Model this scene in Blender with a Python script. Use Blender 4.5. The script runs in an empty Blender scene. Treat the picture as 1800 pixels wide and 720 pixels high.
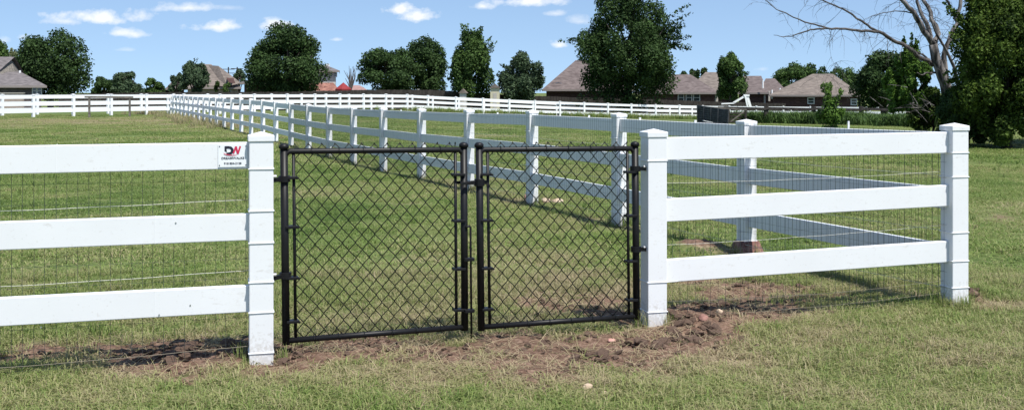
import bpy, bmesh, math, random
import numpy as np
from mathutils import Vector, Matrix, noise as mnoise

random.seed(7)
rng = np.random.default_rng(11)
F = 1850.0; CX = 900.0; HY = 162.0; CAMZ = 1.40
R = math.radians
scene = bpy.context.scene
COL = scene.collection

def at(px, py, Y):
    return Vector(((px - CX) / F * Y, Y, CAMZ + (HY - py) / F * Y))
def sstep(a, b, x):
    t = np.clip((x - a) / (b - a), 0, 1); return t * t * (3 - 2 * t)

# ------------------------------------------------------------------ numpy noise
def _h(ix, iy, s):
    n = (ix * 374761393 + iy * 668265263 + s * 974634777) & 0xffffffff
    n = ((n ^ (n >> 13)) * 1274126177) & 0xffffffff
    return ((n ^ (n >> 16)) & 0xffff) / 65535.0
def vnoise(x, y, s=0):
    x = np.asarray(x, float); y = np.asarray(y, float)
    ix = np.floor(x).astype(np.int64); iy = np.floor(y).astype(np.int64)
    fx = x - ix; fy = y - iy
    fx = fx * fx * (3 - 2 * fx); fy = fy * fy * (3 - 2 * fy)
    a = _h(ix, iy, s); b = _h(ix + 1, iy, s); c = _h(ix, iy + 1, s); d = _h(ix + 1, iy + 1, s)
    return (a * (1 - fx) + b * fx) * (1 - fy) + (c * (1 - fx) + d * fx) * fy
def fbm(x, y, s=0, o=4):
    t = 0; a = 0.5; n = 0
    for k in range(o):
        t = t + a * vnoise(x * 2 ** k, y * 2 ** k, s + k * 17); n += a; a *= 0.5
    return t / n

# ------------------------------------------------------------------ terrain height
def terrain(x, y):
    x = np.asarray(x, float); y = np.asarray(y, float)
    dip = -0.085 * np.exp(-((y - 22) / 6.5) ** 2) + 0.06 * sstep(32, 66, y)
    r = -0.9 * (1 - np.exp(-np.maximum(x + 8, 0) / 18)) * sstep(25, 80, y)
    far = -0.75 * sstep(72, 105, y)
    return dip + r + far * (0.45 + 0.55 * sstep(-10, -40, x) + 0.3*sstep(-10,10,x))

# dirt blobs given as (px, py, half px, half py, strength) and turned into ground ellipses
def gp(px, py):
    Y = CAMZ * F / (py - HY); return (px - CX) / F * Y, Y
BL = []
def blob(px, py, hx, hy, s, kind='dirt'):
    x, y = gp(px, py); x1, _ = gp(px + hx, py); _, ya = gp(px, py - hy); _, yb = gp(px, py + hy)
    BL.append((x, y, abs(x1 - x), abs(ya - yb) / 2, s, kind))
for b in [(330, 622, 150, 32, 1.4), (420, 618, 70, 30, 1.45), (500, 628, 70, 26, 1.2), (230, 618, 110, 24, 1.0), (90, 618, 130, 20, .8),
          (520, 642, 120, 26, .85), (640, 614, 170, 30, .92), (760, 618, 160, 28, .85), (900, 605, 130, 32, .9), (1060, 622, 140, 34, 1.15),
          (1200, 585, 110, 30, 1.35), (1260, 556, 120, 18, 1.2), (1130, 600, 110, 26, 1.2), (980, 650, 130, 30, .75), (1350, 545, 100, 18, 1.0),
          (950, 530, 90, 32, .65), (1060, 540, 80, 30, .85), (1100, 510, 60, 20, .5), (700, 560, 150, 14, .45), (880, 500, 40, 20, .35),
          (1300, 510, 150, 30, .95), (1440, 515, 100, 24, .75), (1600, 518, 60, 10, .9), (1712, 527, 14, 14, 1.1), (1230, 437, 40, 9, .9), (1760, 385, 70, 12, .5), (1455, 555, 60, 10, .5)]:
    blob(*b)
for b in [(90, 605, 150, 12, .8), (300, 650, 260, 26, .5), (700, 655, 320, 45, .75), (930, 560, 60, 14, .5), (1765, 540, 65, 9, 1.3), (1235, 440, 36, 9, 1.2),
          (870, 470, 60, 60, .3), (1000, 670, 200, 40, .7), (1250, 620, 130, 40, .6), (1400, 600, 90, 30, .5), (1480, 590, 90, 40, .35), (970, 352, 30, 6, 1.3), (1500, 640, 120, 30, .3),
          (700, 360, 60, 12, .6), (800, 330, 60, 8, .6), (1000, 395, 110, 18, .55), (640, 318, 50, 6, .7), (340, 216, 60, 5, .8), (120, 214, 300, 9, .75), (330, 228, 160, 9, .45), (60, 240, 200, 8, .4), (700, 700, 500, 24, .4), (1500, 690, 300, 30, .3), (1000, 470, 90, 30, .5), (560, 500, 40, 30, .3), (1760, 380, 90, 20, .4)]:
    blob(*b, 'dry')
def blobs(x, y, kind):
    m = np.zeros_like(np.asarray(x, float))
    for bx, by, rx, ry, s, k in BL:
        if k != kind: continue
        d = ((x - bx) / rx) ** 2 + ((y - by) / ry) ** 2
        m = np.maximum(m, s * np.exp(-d * 0.9))
    return m
CR = np.array([2.888, 6.85]); RD = np.array([-.881, 2.13])           # receding fence origin and step
def fence_strip(x, y):
    n = RD / np.hypot(*RD); dx = x - CR[0]; dy = y - CR[1]
    t = dx * n[0] + dy * n[1]; s = np.abs(-dx * n[1] + dy * n[0])
    return np.where(t > 0.5, np.exp(-(s / (0.35)) ** 2), 0), t, -dx * n[1] + dy * n[0]
def dirt(x, y):
    n = fbm(x * 3.1, y * 3.1, 3) - .5; n2 = fbm(x * 13, y * 13, 8, 3) - .5
    m = blobs(x, y, 'dirt')
    return np.clip(sstep(.36, .66, m + (n * 1.0 + n2 * 0.9) * np.where(m > .06, 1, .0)), 0, 1)
def dry(x, y):
    n = fbm(x * 2.3, y * 2.3, 5) - .5; n2 = fbm(x * 9, y * 9, 9, 3) - .5
    f, t, _ = fence_strip(x, y)
    m = np.maximum(blobs(x, y, 'dry'), f * .5)
    m = np.maximum(m, blobs(x, y, 'dirt') * .7)
    return np.clip(sstep(.15, .95, m + n * .8 + n2 * .5 + 0.0), 0, 1)

# ------------------------------------------------------------------ materials
def mat(name, color=(.5, .5, .5), rough=.6, spec=.5, metal=0):
    m = bpy.data.materials.new(name); m.use_nodes = True
    nt = m.node_tree; b = nt.nodes['Principled BSDF']
    b.inputs['Base Color'].default_value = (*color, 1); b.inputs['Roughness'].default_value = rough
    b.inputs['Metallic'].default_value = metal
    b.inputs['Specular IOR Level'].default_value = spec
    return m, nt, b
def N(nt, t, **kw):
    n = nt.nodes.new(t)
    for k, v in kw.items():
        if k in n.inputs.keys() and not hasattr(n, k): n.inputs[k].default_value = v
        else: setattr(n, k, v)
    return n
def noisemat(name, c1, c2, scale=5, rough=.7, detail=6, bump=0, spec=.3, stretch=(1, 1, 1), lo=.35, hi=.65, c3=None, bscale=None):
    m, nt, b = mat(name, c1, rough, spec)
    tc = N(nt, 'ShaderNodeTexCoord'); mp = N(nt, 'ShaderNodeMapping'); mp.inputs['Scale'].default_value = stretch
    nt.links.new(tc.outputs['Object'], mp.inputs[0])
    n = N(nt, 'ShaderNodeTexNoise'); n.inputs['Scale'].default_value = scale; n.inputs['Detail'].default_value = detail
    nt.links.new(mp.outputs[0], n.inputs['Vector'])
    r = N(nt, 'ShaderNodeValToRGB'); r.color_ramp.elements[0].position = lo; r.color_ramp.elements[1].position = hi
    r.color_ramp.elements[0].color = (*c1, 1); r.color_ramp.elements[1].color = (*c2, 1)
    if c3:
        e = r.color_ramp.elements.new((lo + hi) / 2); e.color = (*c3, 1)
    nt.links.new(n.outputs['Fac'], r.inputs[0]); nt.links.new(r.outputs[0], b.inputs['Base Color'])
    if bump:
        bp = N(nt, 'ShaderNodeBump'); bp.inputs['Strength'].default_value = bump; bp.inputs['Distance'].default_value = .02
        n2 = n
        if bscale:
            n2 = N(nt, 'ShaderNodeTexNoise'); n2.inputs['Scale'].default_value = bscale; nt.links.new(mp.outputs[0], n2.inputs['Vector'])
        nt.links.new(n2.outputs['Fac'], bp.inputs['Height']); nt.links.new(bp.outputs[0], b.inputs['Normal'])
    return m

def vinyl(name, base=(.76, .77, .78), dirtamt=1.0):
    m, nt, b = mat(name, base, .38, .45)
    tc = N(nt, 'ShaderNodeTexCoord'); geo = N(nt, 'ShaderNodeNewGeometry')
    n = N(nt, 'ShaderNodeTexNoise'); n.inputs['Scale'].default_value = 26; n.inputs['Detail'].default_value = 8; n.inputs['Roughness'].default_value = .7
    _m = N(nt, 'ShaderNodeMapping'); _m.inputs['Scale'].default_value = (.55, .55, 1.3); nt.links.new(geo.outputs['Position'], _m.inputs[0]); nt.links.new(_m.outputs[0], n.inputs['Vector'])
    r = N(nt, 'ShaderNodeValToRGB'); r.color_ramp.elements[0].position = .575; r.color_ramp.elements[1].position = .78
    r.color_ramp.elements[0].color = (0, 0, 0, 1); r.color_ramp.elements[1].color = (1, 1, 1, 1)
    nt.links.new(n.outputs['Fac'], r.inputs[0])
    n3 = N(nt, 'ShaderNodeTexNoise'); n3.inputs['Scale'].default_value = 3.0; n3.inputs['Detail'].default_value = 3
    nt.links.new(geo.outputs['Position'], n3.inputs['Vector'])
    r3 = N(nt, 'ShaderNodeMapRange'); r3.inputs[1].default_value = .45; r3.inputs[2].default_value = .7
    nt.links.new(n3.outputs['Fac'], r3.inputs[0])
    # soil splashes near the ground
    sx = N(nt, 'ShaderNodeSeparateXYZ'); nt.links.new(geo.outputs['Position'], sx.inputs[0])
    mr = N(nt, 'ShaderNodeMapRange'); mr.inputs[1].default_value = .22; mr.inputs[2].default_value = 0.0
    mr.inputs[3].default_value = 0; mr.inputs[4].default_value = 1
    nt.links.new(sx.outputs['Z'], mr.inputs[0])
    n4 = N(nt, 'ShaderNodeTexNoise'); n4.inputs['Scale'].default_value = 60; n4.inputs['Detail'].default_value = 5
    nt.links.new(geo.outputs['Position'], n4.inputs['Vector'])
    ma = N(nt, 'ShaderNodeMath', operation='MULTIPLY_ADD'); nt.links.new(mr.outputs[0], ma.inputs[0]); ma.inputs[1].default_value = .38
    nt.links.new(n4.outputs['Fac'], ma.inputs[2])
    r4 = N(nt, 'ShaderNodeMapRange'); r4.inputs[1].default_value = .62; r4.inputs[2].default_value = .82
    nt.links.new(ma.outputs[0], r4.inputs[0])
    mul = N(nt, 'ShaderNodeMath', operation='MULTIPLY'); nt.links.new(r.outputs[0], mul.inputs[0]); nt.links.new(r3.outputs[0], mul.inputs[1])
    mul2 = N(nt, 'ShaderNodeMath', operation='MULTIPLY'); nt.links.new(mul.outputs[0], mul2.inputs[0]); mul2.inputs[1].default_value = .75 * dirtamt
    mul3 = N(nt, 'ShaderNodeMath', operation='MULTIPLY'); nt.links.new(r4.outputs[0], mul3.inputs[0]); mul3.inputs[1].default_value = .30 * dirtamt
    mx = N(nt, 'ShaderNodeMath', operation='MAXIMUM'); nt.links.new(mul2.outputs[0], mx.inputs[0]); nt.links.new(mul3.outputs[0], mx.inputs[1])
    mix = N(nt, 'ShaderNodeMix', data_type='RGBA'); nt.links.new(mx.outputs[0], mix.inputs[0])
    mix.inputs[6].default_value = (*base, 1); mix.inputs[7].default_value = (.30, .24, .17, 1)
    # very faint broad mottling
    mm = N(nt, 'ShaderNodeMix', data_type='RGBA', blend_type='MULTIPLY'); mm.inputs[0].default_value = .10
    nt.links.new(mix.outputs[2], mm.inputs[6]); nt.links.new(n3.outputs['Fac'], mm.inputs[7])
    nt.links.new(mm.outputs[2], b.inputs['Base Color'])
    return m
M = {}
M['vinyl'] = vinyl('white_vinyl')
M['vinyl_far'] = mat('white_vinyl_far', (.78, .79, .80), .5, .3)[0]
M['black'] = noisemat('black_vinyl_coat', (.008, .008, .009), (.010, .010, .011), 40, .45, spec=.22)
M['wire_black'] = mat('green_black_wire', (.006, .008, .006), .45, .3)[0]
M['wire_dark'] = mat('dark_mesh_wire', (.035, .045, .045), .5, .4)[0]
M['poly'] = mat('white_rope', (.52, .51, .45), .6)[0]
M['poly_old'] = mat('soiled_rope', (.20, .175, .13), .8)[0]
M['strap'] = mat('white_strap', (.74, .75, .76), .4)[0]
M['bolt'] = mat('galvanised_bolt', (.5, .5, .5), .4, .5, .8)[0]
M['shingle'] = noisemat('brown_shingle', (.075, .058, .055), (.15, .122, .115), 2.2, .9, 9, lo=.3, hi=.7, stretch=(1, 1, 2.5), bump=.4)
M['shingle_tan'] = noisemat('tan_shingle', (.10, .083, .072), (.19, .16, .138), 2.0, .9, 9, lo=.3, hi=.7, stretch=(1, 1, 2.5), bump=.4)
M['shingle_grey'] = noisemat('grey_shingle', (.085, .077, .077), (.17, .152, .152), 2.5, .9, 9, lo=.3, hi=.7, stretch=(1, 1, 3), bump=.4)
M['rust_roof'] = noisemat('rust_shingle', (.085, .022, .016), (.30, .15, .11), 2.6, .9, 9, lo=.32, hi=.62, stretch=(1, 1, 2))
def brickmat(name, c1, c2, mortar):
    m, nt, b = mat(name, c1, .9, .2)
    tc = N(nt, 'ShaderNodeTexCoord'); mp = N(nt, 'ShaderNodeMapping'); mp.inputs['Rotation'].default_value = (R(90), 0, 0)
    nt.links.new(tc.outputs['Object'], mp.inputs[0])
    bt = N(nt, 'ShaderNodeTexBrick'); bt.inputs['Scale'].default_value = 2.4
    bt.inputs['Color1'].default_value = (*c1, 1); bt.inputs['Color2'].default_value = (*c2, 1); bt.inputs['Mortar'].default_value = (*mortar, 1)
    nt.links.new(mp.outputs[0], bt.inputs['Vector']); nt.links.new(bt.outputs['Color'], b.inputs['Base Color'])
    return m
M['brick_dark'] = brickmat('dark_brick', (.05, .026, .024), (.085, .045, .04), (.07, .05, .045))
M['brick_grey'] = brickmat('grey_brick', (.075, .06, .062), (.13, .105, .10), (.12, .11, .11))
M['brick_tan'] = brickmat('tan_brick', (.30, .24, .20), (.38, .31, .27), (.35, .3, .27))
M['siding'] = noisemat('pale_siding', (.42, .40, .37), (.5, .48, .45), 3)
M['trim'] = mat('trim_paint', (.40, .37, .33), .6)[0]
M['fascia'] = mat('fascia_paint', (.22, .19, .175), .6)[0]
M['glass'] = mat('window_glass', (.03, .04, .045), .08, .8)[0]
M['winframe'] = mat('window_frame_paint', (.45, .45, .45), .5)[0]
M['white'] = mat('white_paint', (.78, .78, .78), .45)[0]
M['dark_wood'] = noisemat('dark_weathered_wood', (.022, .019, .017), (.05, .044, .038), 6, .9, stretch=(1, 1, .3))
M['grey_wood'] = noisemat('grey_weathered_wood', (.10, .092, .08), (.2, .18, .155), 8, .9, stretch=(.4, 1, 1))
M['dark_metal'] = noisemat('dark_grey_steel', (.03, .034, .038), (.062, .068, .075), 6, .55)
M['red'] = mat('red_canvas', (.20, .014, .018), .8)[0]
M['tile'] = noisemat('terracotta_roof', (.22, .13, .115), (.32, .2, .18), 3, .9)
M['bark'] = noisemat('dark_bark', (.028, .022, .018), (.06, .05, .042), 6, .95, stretch=(1, 1, .3), bump=.6)
M['dead'] = noisemat('bleached_bark', (.034, .031, .029), (.25, .232, .22), 3.2, .95, stretch=(2.5, 2.5, .45), bump=.8, lo=.38, hi=.62)
M['deadtwig'] = noisemat('dead_twig_bark', (.045, .041, .039), (.115, .105, .10), 6, .95)
M['rock_tan'] = noisemat('tan_rock', (.36, .27, .19), (.52, .42, .32), 14, .9, bump=.6)
M['rock_pink'] = noisemat('pink_rock', (.40, .20, .16), (.5, .3, .25), 14, .9, bump=.5)
M['stone_red'] = noisemat('red_stone', (.07, .028, .024), (.26, .14, .115), 9, .9, bump=.5, lo=.3, hi=.55)
M['signwhite'] = mat('sign_white', (.74, .76, .78), .35)[0]
M['navy'] = mat('sign_navy', (.008, .009, .022), .5)[0]
M['crimson'] = mat('sign_crimson', (.52, .018, .07), .5)[0]

def leafmat(name, c1, c2, transl=.25, scale=.5, rough=.6):
    m, nt, b = mat(name, c1, rough, .10)
    geo = N(nt, 'ShaderNodeNewGeometry')
    oi = N(nt, 'ShaderNodeTexNoise'); oi.inputs['Scale'].default_value = scale; oi.inputs['Detail'].default_value = 3
    nt.links.new(geo.outputs['Position'], oi.inputs['Vector'])
    add = N(nt, 'ShaderNodeMath', operation='MULTIPLY_ADD'); nt.links.new(geo.outputs['Random Per Island'], add.inputs[0]); add.inputs[1].default_value = .55
    nt.links.new(oi.outputs['Fac'], add.inputs[2])
    r = N(nt, 'ShaderNodeValToRGB'); r.color_ramp.elements[0].position = .42; r.color_ramp.elements[1].position = 1.02
    r.color_ramp.elements[0].color = (*c1, 1); r.color_ramp.elements[1].color = (*c2, 1)
    nt.links.new(add.outputs[0], r.inputs[0]); nt.links.new(r.outputs[0], b.inputs['Base Color'])
    tr = N(nt, 'ShaderNodeBsdfTranslucent'); nt.links.new(r.outputs[0], tr.inputs['Color'])
    ms = N(nt, 'ShaderNodeMixShader'); ms.inputs[0].default_value = transl
    nt.links.new(b.outputs[0], ms.inputs[1]); nt.links.new(tr.outputs[0], ms.inputs[2])
    nt.links.new(ms.outputs[0], nt.nodes['Material Output'].inputs['Surface'])
    return m
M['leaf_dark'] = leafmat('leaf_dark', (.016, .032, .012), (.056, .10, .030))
M['leaf_mid'] = leafmat('leaf_mid', (.020, .042, .015), (.085, .145, .038))
M['leaf_grey'] = leafmat('leaf_greygreen', (.026, .044, .026), (.085, .13, .066))
M['leaf_bright'] = leafmat('leaf_bright', (.03, .07, .014), (.14, .25, .045), .35, 1.2)
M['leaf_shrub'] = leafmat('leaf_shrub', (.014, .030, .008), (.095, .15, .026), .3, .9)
M['leaf_pale'] = leafmat('leaf_pale', (.10, .12, .05), (.25, .27, .14), .3, .9)
M['weed'] = leafmat('weed_leaf', (.03, .05, .014), (.10, .14, .035), .3, .5)

def grassmat():
    m, nt, b = mat('grass_blades', (.08, .12, .03), .55, .25)
    at_ = N(nt, 'ShaderNodeAttribute', attribute_name='tint', attribute_type='INSTANCER')
    geo = N(nt, 'ShaderNodeNewGeometry')
    add = N(nt, 'ShaderNodeMath', operation='MULTIPLY_ADD'); nt.links.new(geo.outputs['Random Per Island'], add.inputs[0]); add.inputs[1].default_value = .46
    nt.links.new(at_.outputs['Fac'], add.inputs[2])
    r = N(nt, 'ShaderNodeValToRGB')
    cr = r.color_ramp; cr.elements[0].position = .0; cr.elements[0].color = (.045, .088, .018, 1)
    cr.elements[1].position = 1.0; cr.elements[1].color = (.40, .33, .21, 1)
    for p, c in ((.22, (.108, .178, .036)), (.45, (.205, .282, .072)), (.70, (.31, .31, .135))):
        e = cr.elements.new(p); e.color = (*c, 1)
    nt.links.new(add.outputs[0], r.inputs[0]); nt.links.new(r.outputs[0], b.inputs['Base Color'])
    tr = N(nt, 'ShaderNodeBsdfTranslucent'); nt.links.new(r.outputs[0], tr.inputs['Color'])
    ms = N(nt, 'ShaderNodeMixShader'); ms.inputs[0].default_value = .38
    nt.links.new(b.outputs[0], ms.inputs[1]); nt.links.new(tr.outputs[0], ms.inputs[2])
    nt.links.new(ms.outputs[0], nt.nodes['Material Output'].inputs['Surface'])
    return m
M['grass'] = grassmat()
M['soil'] = noisemat('soil_clod', (.035, .022, .016), (.165, .108, .078), 30, .95, 6, bump=.5)

def groundmat():
    m, nt, b = mat('ground_soil_and_turf', (.1, .1, .05), .95, .12)
    geo = N(nt, 'ShaderNodeNewGeometry')
    def nz(scale, det=6, rough=.6, dist=0):
        n = N(nt, 'ShaderNodeTexNoise'); n.inputs['Scale'].default_value = scale; n.inputs['Detail'].default_value = det
        n.inputs['Roughness'].default_value = rough; n.inputs['Distortion'].default_value = dist
        nt.links.new(geo.outputs['Position'], n.inputs['Vector']); return n
    def ramp(src, stops):
        r = N(nt, 'ShaderNodeValToRGB'); cr = r.color_ramp
        cr.elements[0].position = stops[0][0]; cr.elements[0].color = (*stops[0][1], 1)
        cr.elements[1].position = stops[-1][0]; cr.elements[1].color = (*stops[-1][1], 1)
        for p, c in stops[1:-1]:
            e = cr.elements.new(p); e.color = (*c, 1)
        nt.links.new(src, r.inputs[0]); return r
    def mixc(fac, a, c):
        x = N(nt, 'ShaderNodeMix', data_type='RGBA')
        nt.links.new(fac, x.inputs[0]); nt.links.new(a, x.inputs[6]); nt.links.new(c, x.inputs[7]); return x.outputs[2]
    big = nz(.16, 4); mid = nz(1.6, 6); fine = nz(22, 8, .75); vf = nz(70, 4, .8)
    g = ramp(mid.outputs['Fac'], [(.3, (.050, .076, .022)), (.5, (.095, .125, .040)), (.7, (.16, .175, .07))])
    g2 = ramp(fine.outputs['Fac'], [(.3, (.045, .065, .018)), (.5, (.10, .13, .042)), (.72, (.21, .22, .10))])
    half = N(nt, 'ShaderNodeMix', data_type='RGBA'); half.inputs[0].default_value = .55
    nt.links.new(g.outputs[0], half.inputs[6]); nt.links.new(g2.outputs[0], half.inputs[7])
    bigr = ramp(big.outputs['Fac'], [(.35, (.80, .95, .78)), (.65, (1.2, 1.06, 1.12))])
    gm = N(nt, 'ShaderNodeMix', data_type='RGBA', blend_type='MULTIPLY'); gm.inputs[0].default_value = 1
    nt.links.new(half.outputs[2], gm.inputs[6]); nt.links.new(bigr.outputs[0], gm.inputs[7])
    straw = ramp(fine.outputs['Fac'], [(.28, (.085, .065, .042)), (.5, (.20, .155, .10)), (.7, (.36, .29, .20))])
    soil = ramp(fine.outputs['Fac'], [(.25, (.042, .026, .019)), (.48, (.130, .080, .057)), (.72, (.29, .20, .15))])
    a1 = N(nt, 'ShaderNodeAttribute', attribute_name='dry'); a2 = N(nt, 'ShaderNodeAttribute', attribute_name='dirt')
    c = mixc(a1.outputs['Fac'], gm.outputs[2], straw.outputs[0]); c = mixc(a2.outputs['Fac'], c, soil.outputs[0])
    nt.links.new(c, b.inputs['Base Color'])
    bp = N(nt, 'ShaderNodeBump'); bp.inputs['Strength'].default_value = .8; bp.inputs['Distance'].default_value = .02
    nt.links.new(fine.outputs['Fac'], bp.inputs['Height']); nt.links.new(bp.outputs[0], b.inputs['Normal'])
    return m
M['ground'] = groundmat()

# ------------------------------------------------------------------ object helpers
def worldloc(o):
    v = Vector((0, 0, 0))
    while o is not None:
        v += Vector(o.location); o = o.parent
    return v
class MB:
    def __init__(s): s.v = []; s.f = []
    def add(s, vs, fs):
        k = len(s.v); s.v.extend([tuple(p) for p in vs]); s.f.extend([tuple(i + k for i in f) for f in fs]); return s
    def box(s, c, size, rz=0, rx=0, ry=0):
        c = Vector(c); hx, hy, hz = (d / 2 for d in size)
        m = Matrix.Rotation(rz, 3, 'Z') @ Matrix.Rotation(ry, 3, 'Y') @ Matrix.Rotation(rx, 3, 'X')
        vs = [c + m @ Vector((x * hx, y * hy, z * hz)) for x in (-1, 1) for y in (-1, 1) for z in (-1, 1)]
        return s.add(vs, [(0, 1, 3, 2), (4, 6, 7, 5), (0, 4, 5, 1), (2, 3, 7, 6), (0, 2, 6, 4), (1, 5, 7, 3)])
    def beam(s, a, b, w, h, up=(0, 0, 1)):                # rectangular bar from a to b, h along up, w across
        a = Vector(a); b = Vector(b); d = (b - a).normalized(); up = Vector(up)
        sd = d.cross(up).normalized(); u = sd.cross(d).normalized()
        vs = []
        for p in (a, b):
            for i, j in ((-1, -1), (1, -1), (1, 1), (-1, 1)): vs.append(p + sd * i * w / 2 + u * j * h / 2)
        return s.add(vs, [(3, 2, 1, 0), (4, 5, 6, 7), (0, 1, 5, 4), (1, 2, 6, 5), (2, 3, 7, 6), (3, 0, 4, 7)])
    def tube(s, pts, r, n=8, cap=True):
        pts = [Vector(p) for p in pts]; rs = r if isinstance(r, (list, tuple)) else [r] * len(pts)
        k = len(s.v); prev = None
        for i, p in enumerate(pts):
            d = (pts[min(i + 1, len(pts) - 1)] - pts[max(i - 1, 0)]).normalized()
            if prev is None:
                prev = d.orthogonal().normalized()
            u = (prev - d * prev.dot(d))
            u = u.normalized() if u.length > 1e-6 else d.orthogonal().normalized(); prev = u; w = d.cross(u)
            for j in range(n):
                t = 2 * math.pi * j / n; s.v.append(tuple(p + (u * math.cos(t) + w * math.sin(t)) * rs[i]))
        for i in range(len(pts) - 1):
            for j in range(n):
                a = k + i * n + j; b_ = k + i * n + (j + 1) % n
                s.f.append((a, b_, b_ + n, a + n))
        if cap:
            s.f.append(tuple(k + j for j in reversed(range(n)))); s.f.append(tuple(k + (len(pts) - 1) * n + j for j in range(n)))
        return s
    def build(s, name, m, parent=None, smooth=False, bevel=0):
        me = bpy.data.meshes.new(name); off = worldloc(parent) if parent else Vector((0, 0, 0))
        if isinstance(s.v, np.ndarray): vs = (s.v - np.array(off)).tolist()
        else: vs = [(p[0] - off.x, p[1] - off.y, p[2] - off.z) for p in s.v]
        me.from_pydata(vs, [], s.f); me.materials.append(m); me.update()
        if smooth: me.polygons.foreach_set('use_smooth', [True] * len(me.polygons))
        o = bpy.data.objects.new(name, me); COL.objects.link(o)
        if parent: o.parent = parent
        if bevel:
            bv = o.modifiers.new('bevel', 'BEVEL'); bv.width = bevel; bv.segments = 2; bv.limit_method = 'ANGLE'; bv.angle_limit = R(40)
        return o
def tag(o, label=None, cat=None, group=None, kind=None):
    if label: o['label'] = label
    if cat: o['category'] = cat
    if group: o['group'] = group
    if kind: o['kind'] = kind
    return o
def thing(name, label, cat, loc, group=None):
    o = bpy.data.objects.new(name, None); COL.objects.link(o); o.location = loc; o.empty_display_size = .2
    return tag(o, label, cat, group)
def npmesh(name, V, faces_k, nf, m, parent=None, smooth=False):
    """V (n,3) array, faces as consecutive groups of faces_k verts"""
    me = bpy.data.meshes.new(name); off = np.array(worldloc(parent)) if parent else np.zeros(3)
    V = (V - off).astype(np.float32)
    me.vertices.add(len(V)); me.vertices.foreach_set('co', V.ravel())
    me.loops.add(nf * faces_k); me.loops.foreach_set('vertex_index', np.arange(nf * faces_k, dtype=np.int32))
    me.polygons.add(nf); me.polygons.foreach_set('loop_start', np.arange(0, nf * faces_k, faces_k, dtype=np.int32))
    me.polygons.foreach_set('loop_total', np.full(nf, faces_k, np.int32))
    me.update(calc_edges=True); me.materials.append(m)
    o = bpy.data.objects.new(name, me); COL.objects.link(o)
    if parent: o.parent = parent
    return o

# ------------------------------------------------------------------ ground sheet
def axis(lo, hi, a, b, step, grow=1.12, cap=1e9):
    xs = list(np.arange(a, b + 1e-6, step)); d = step; x = b
    while x < hi: d = min(d * grow, cap); x += d; xs.append(min(x, hi))
    d = step; x = a; left = []
    while x > lo: d = min(d * grow, cap); x -= d; left.append(max(x, lo))
    return np.array(sorted(set(left)) + xs)
gx = axis(-2500, 2500, -3.6, 4.2, .024, 1.07); gy = axis(-300, 3000, 4.3, 8.4, .024, 1.05)
GX, GY = np.meshgrid(gx, gy)
D = dirt(GX, GY); DR = dry(GX, GY)
near = np.exp(-np.maximum(0, np.hypot(GX, GY - 6) - 5) / 4)
clod = np.abs(fbm(GX * 11, GY * 11, 21, 3) - .5) * 2
GZ = terrain(GX, GY) + near * (D * (.035 * (fbm(GX * 5, GY * 5, 31, 4) - .45) + .030 * (clod - .3) + .02 * (fbm(GX * 30, GY * 30, 33, 3) - .5)) + (1 - D) * .018 * (fbm(GX * 7, GY * 7, 41, 4) - .5) + .04 * (fbm(GX * 1.1, GY * 1.1, 51, 3) - .5))
def bump_at(x, y, px, py, r, h):
    a, b = gp(px, py); return h * np.exp(-(((x - a) ** 2 + (y - b) ** 2) / r ** 2))
MOUNDS = [(1205, 560, .22, .07), (1170, 566, .10, .035), (1290, 552, .2, .04), (1230, 440, .35, .10), (1712, 524, .09, .06), (430, 612, .12, .045), (330, 628, .2, .035), (1095, 560, .12, .03), (1600, 512, .15, -.06), (395, 640, .15, .03)]
for mo in MOUNDS: GZ = GZ + bump_at(GX, GY, *mo)
def gz_at(x, y):
    x = np.asarray(x, float); y = np.asarray(y, float)
    xi = np.clip(np.searchsorted(gx, x) - 1, 0, len(gx) - 2); yi = np.clip(np.searchsorted(gy, y) - 1, 0, len(gy) - 2)
    fx = (x - gx[xi]) / (gx[xi + 1] - gx[xi]); fy = (y - gy[yi]) / (gy[yi + 1] - gy[yi])
    return (GZ[yi, xi] * (1 - fx) + GZ[yi, xi + 1] * fx) * (1 - fy) + (GZ[yi + 1, xi] * (1 - fx) + GZ[yi + 1, xi + 1] * fx) * fy
ny, nx = GX.shape
V = np.stack([GX, GY, GZ], -1).reshape(-1, 3)
ii = np.arange(ny * nx).reshape(ny, nx)
Q = np.stack([ii[:-1, :-1], ii[:-1, 1:], ii[1:, 1:], ii[1:, :-1]], -1).reshape(-1, 4).astype(np.int32)
me = bpy.data.meshes.new('ground')
me.vertices.add(len(V)); me.vertices.foreach_set('co', V.astype(np.float32).ravel())
me.loops.add(Q.size); me.loops.foreach_set('vertex_index', Q.ravel())
me.polygons.add(len(Q)); me.polygons.foreach_set('loop_start', np.arange(0, Q.size, 4, dtype=np.int32)); me.polygons.foreach_set('loop_total', np.full(len(Q), 4, np.int32))
me.update(calc_edges=True); me.polygons.foreach_set('use_smooth', np.ones(len(Q), bool))
for nm, A in (('dirt', D), ('dry', DR)):
    a = me.attributes.new(nm, 'FLOAT', 'POINT'); a.data.foreach_set('value', A.ravel().astype(np.float32))
me.materials.append(M['ground'])
ground = bpy.data.objects.new('ground', me); COL.objects.link(ground)
tag(ground, kind='structure'); ground['label'] = 'mown pasture ground with bare reddish soil along the fence line'; 

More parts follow.
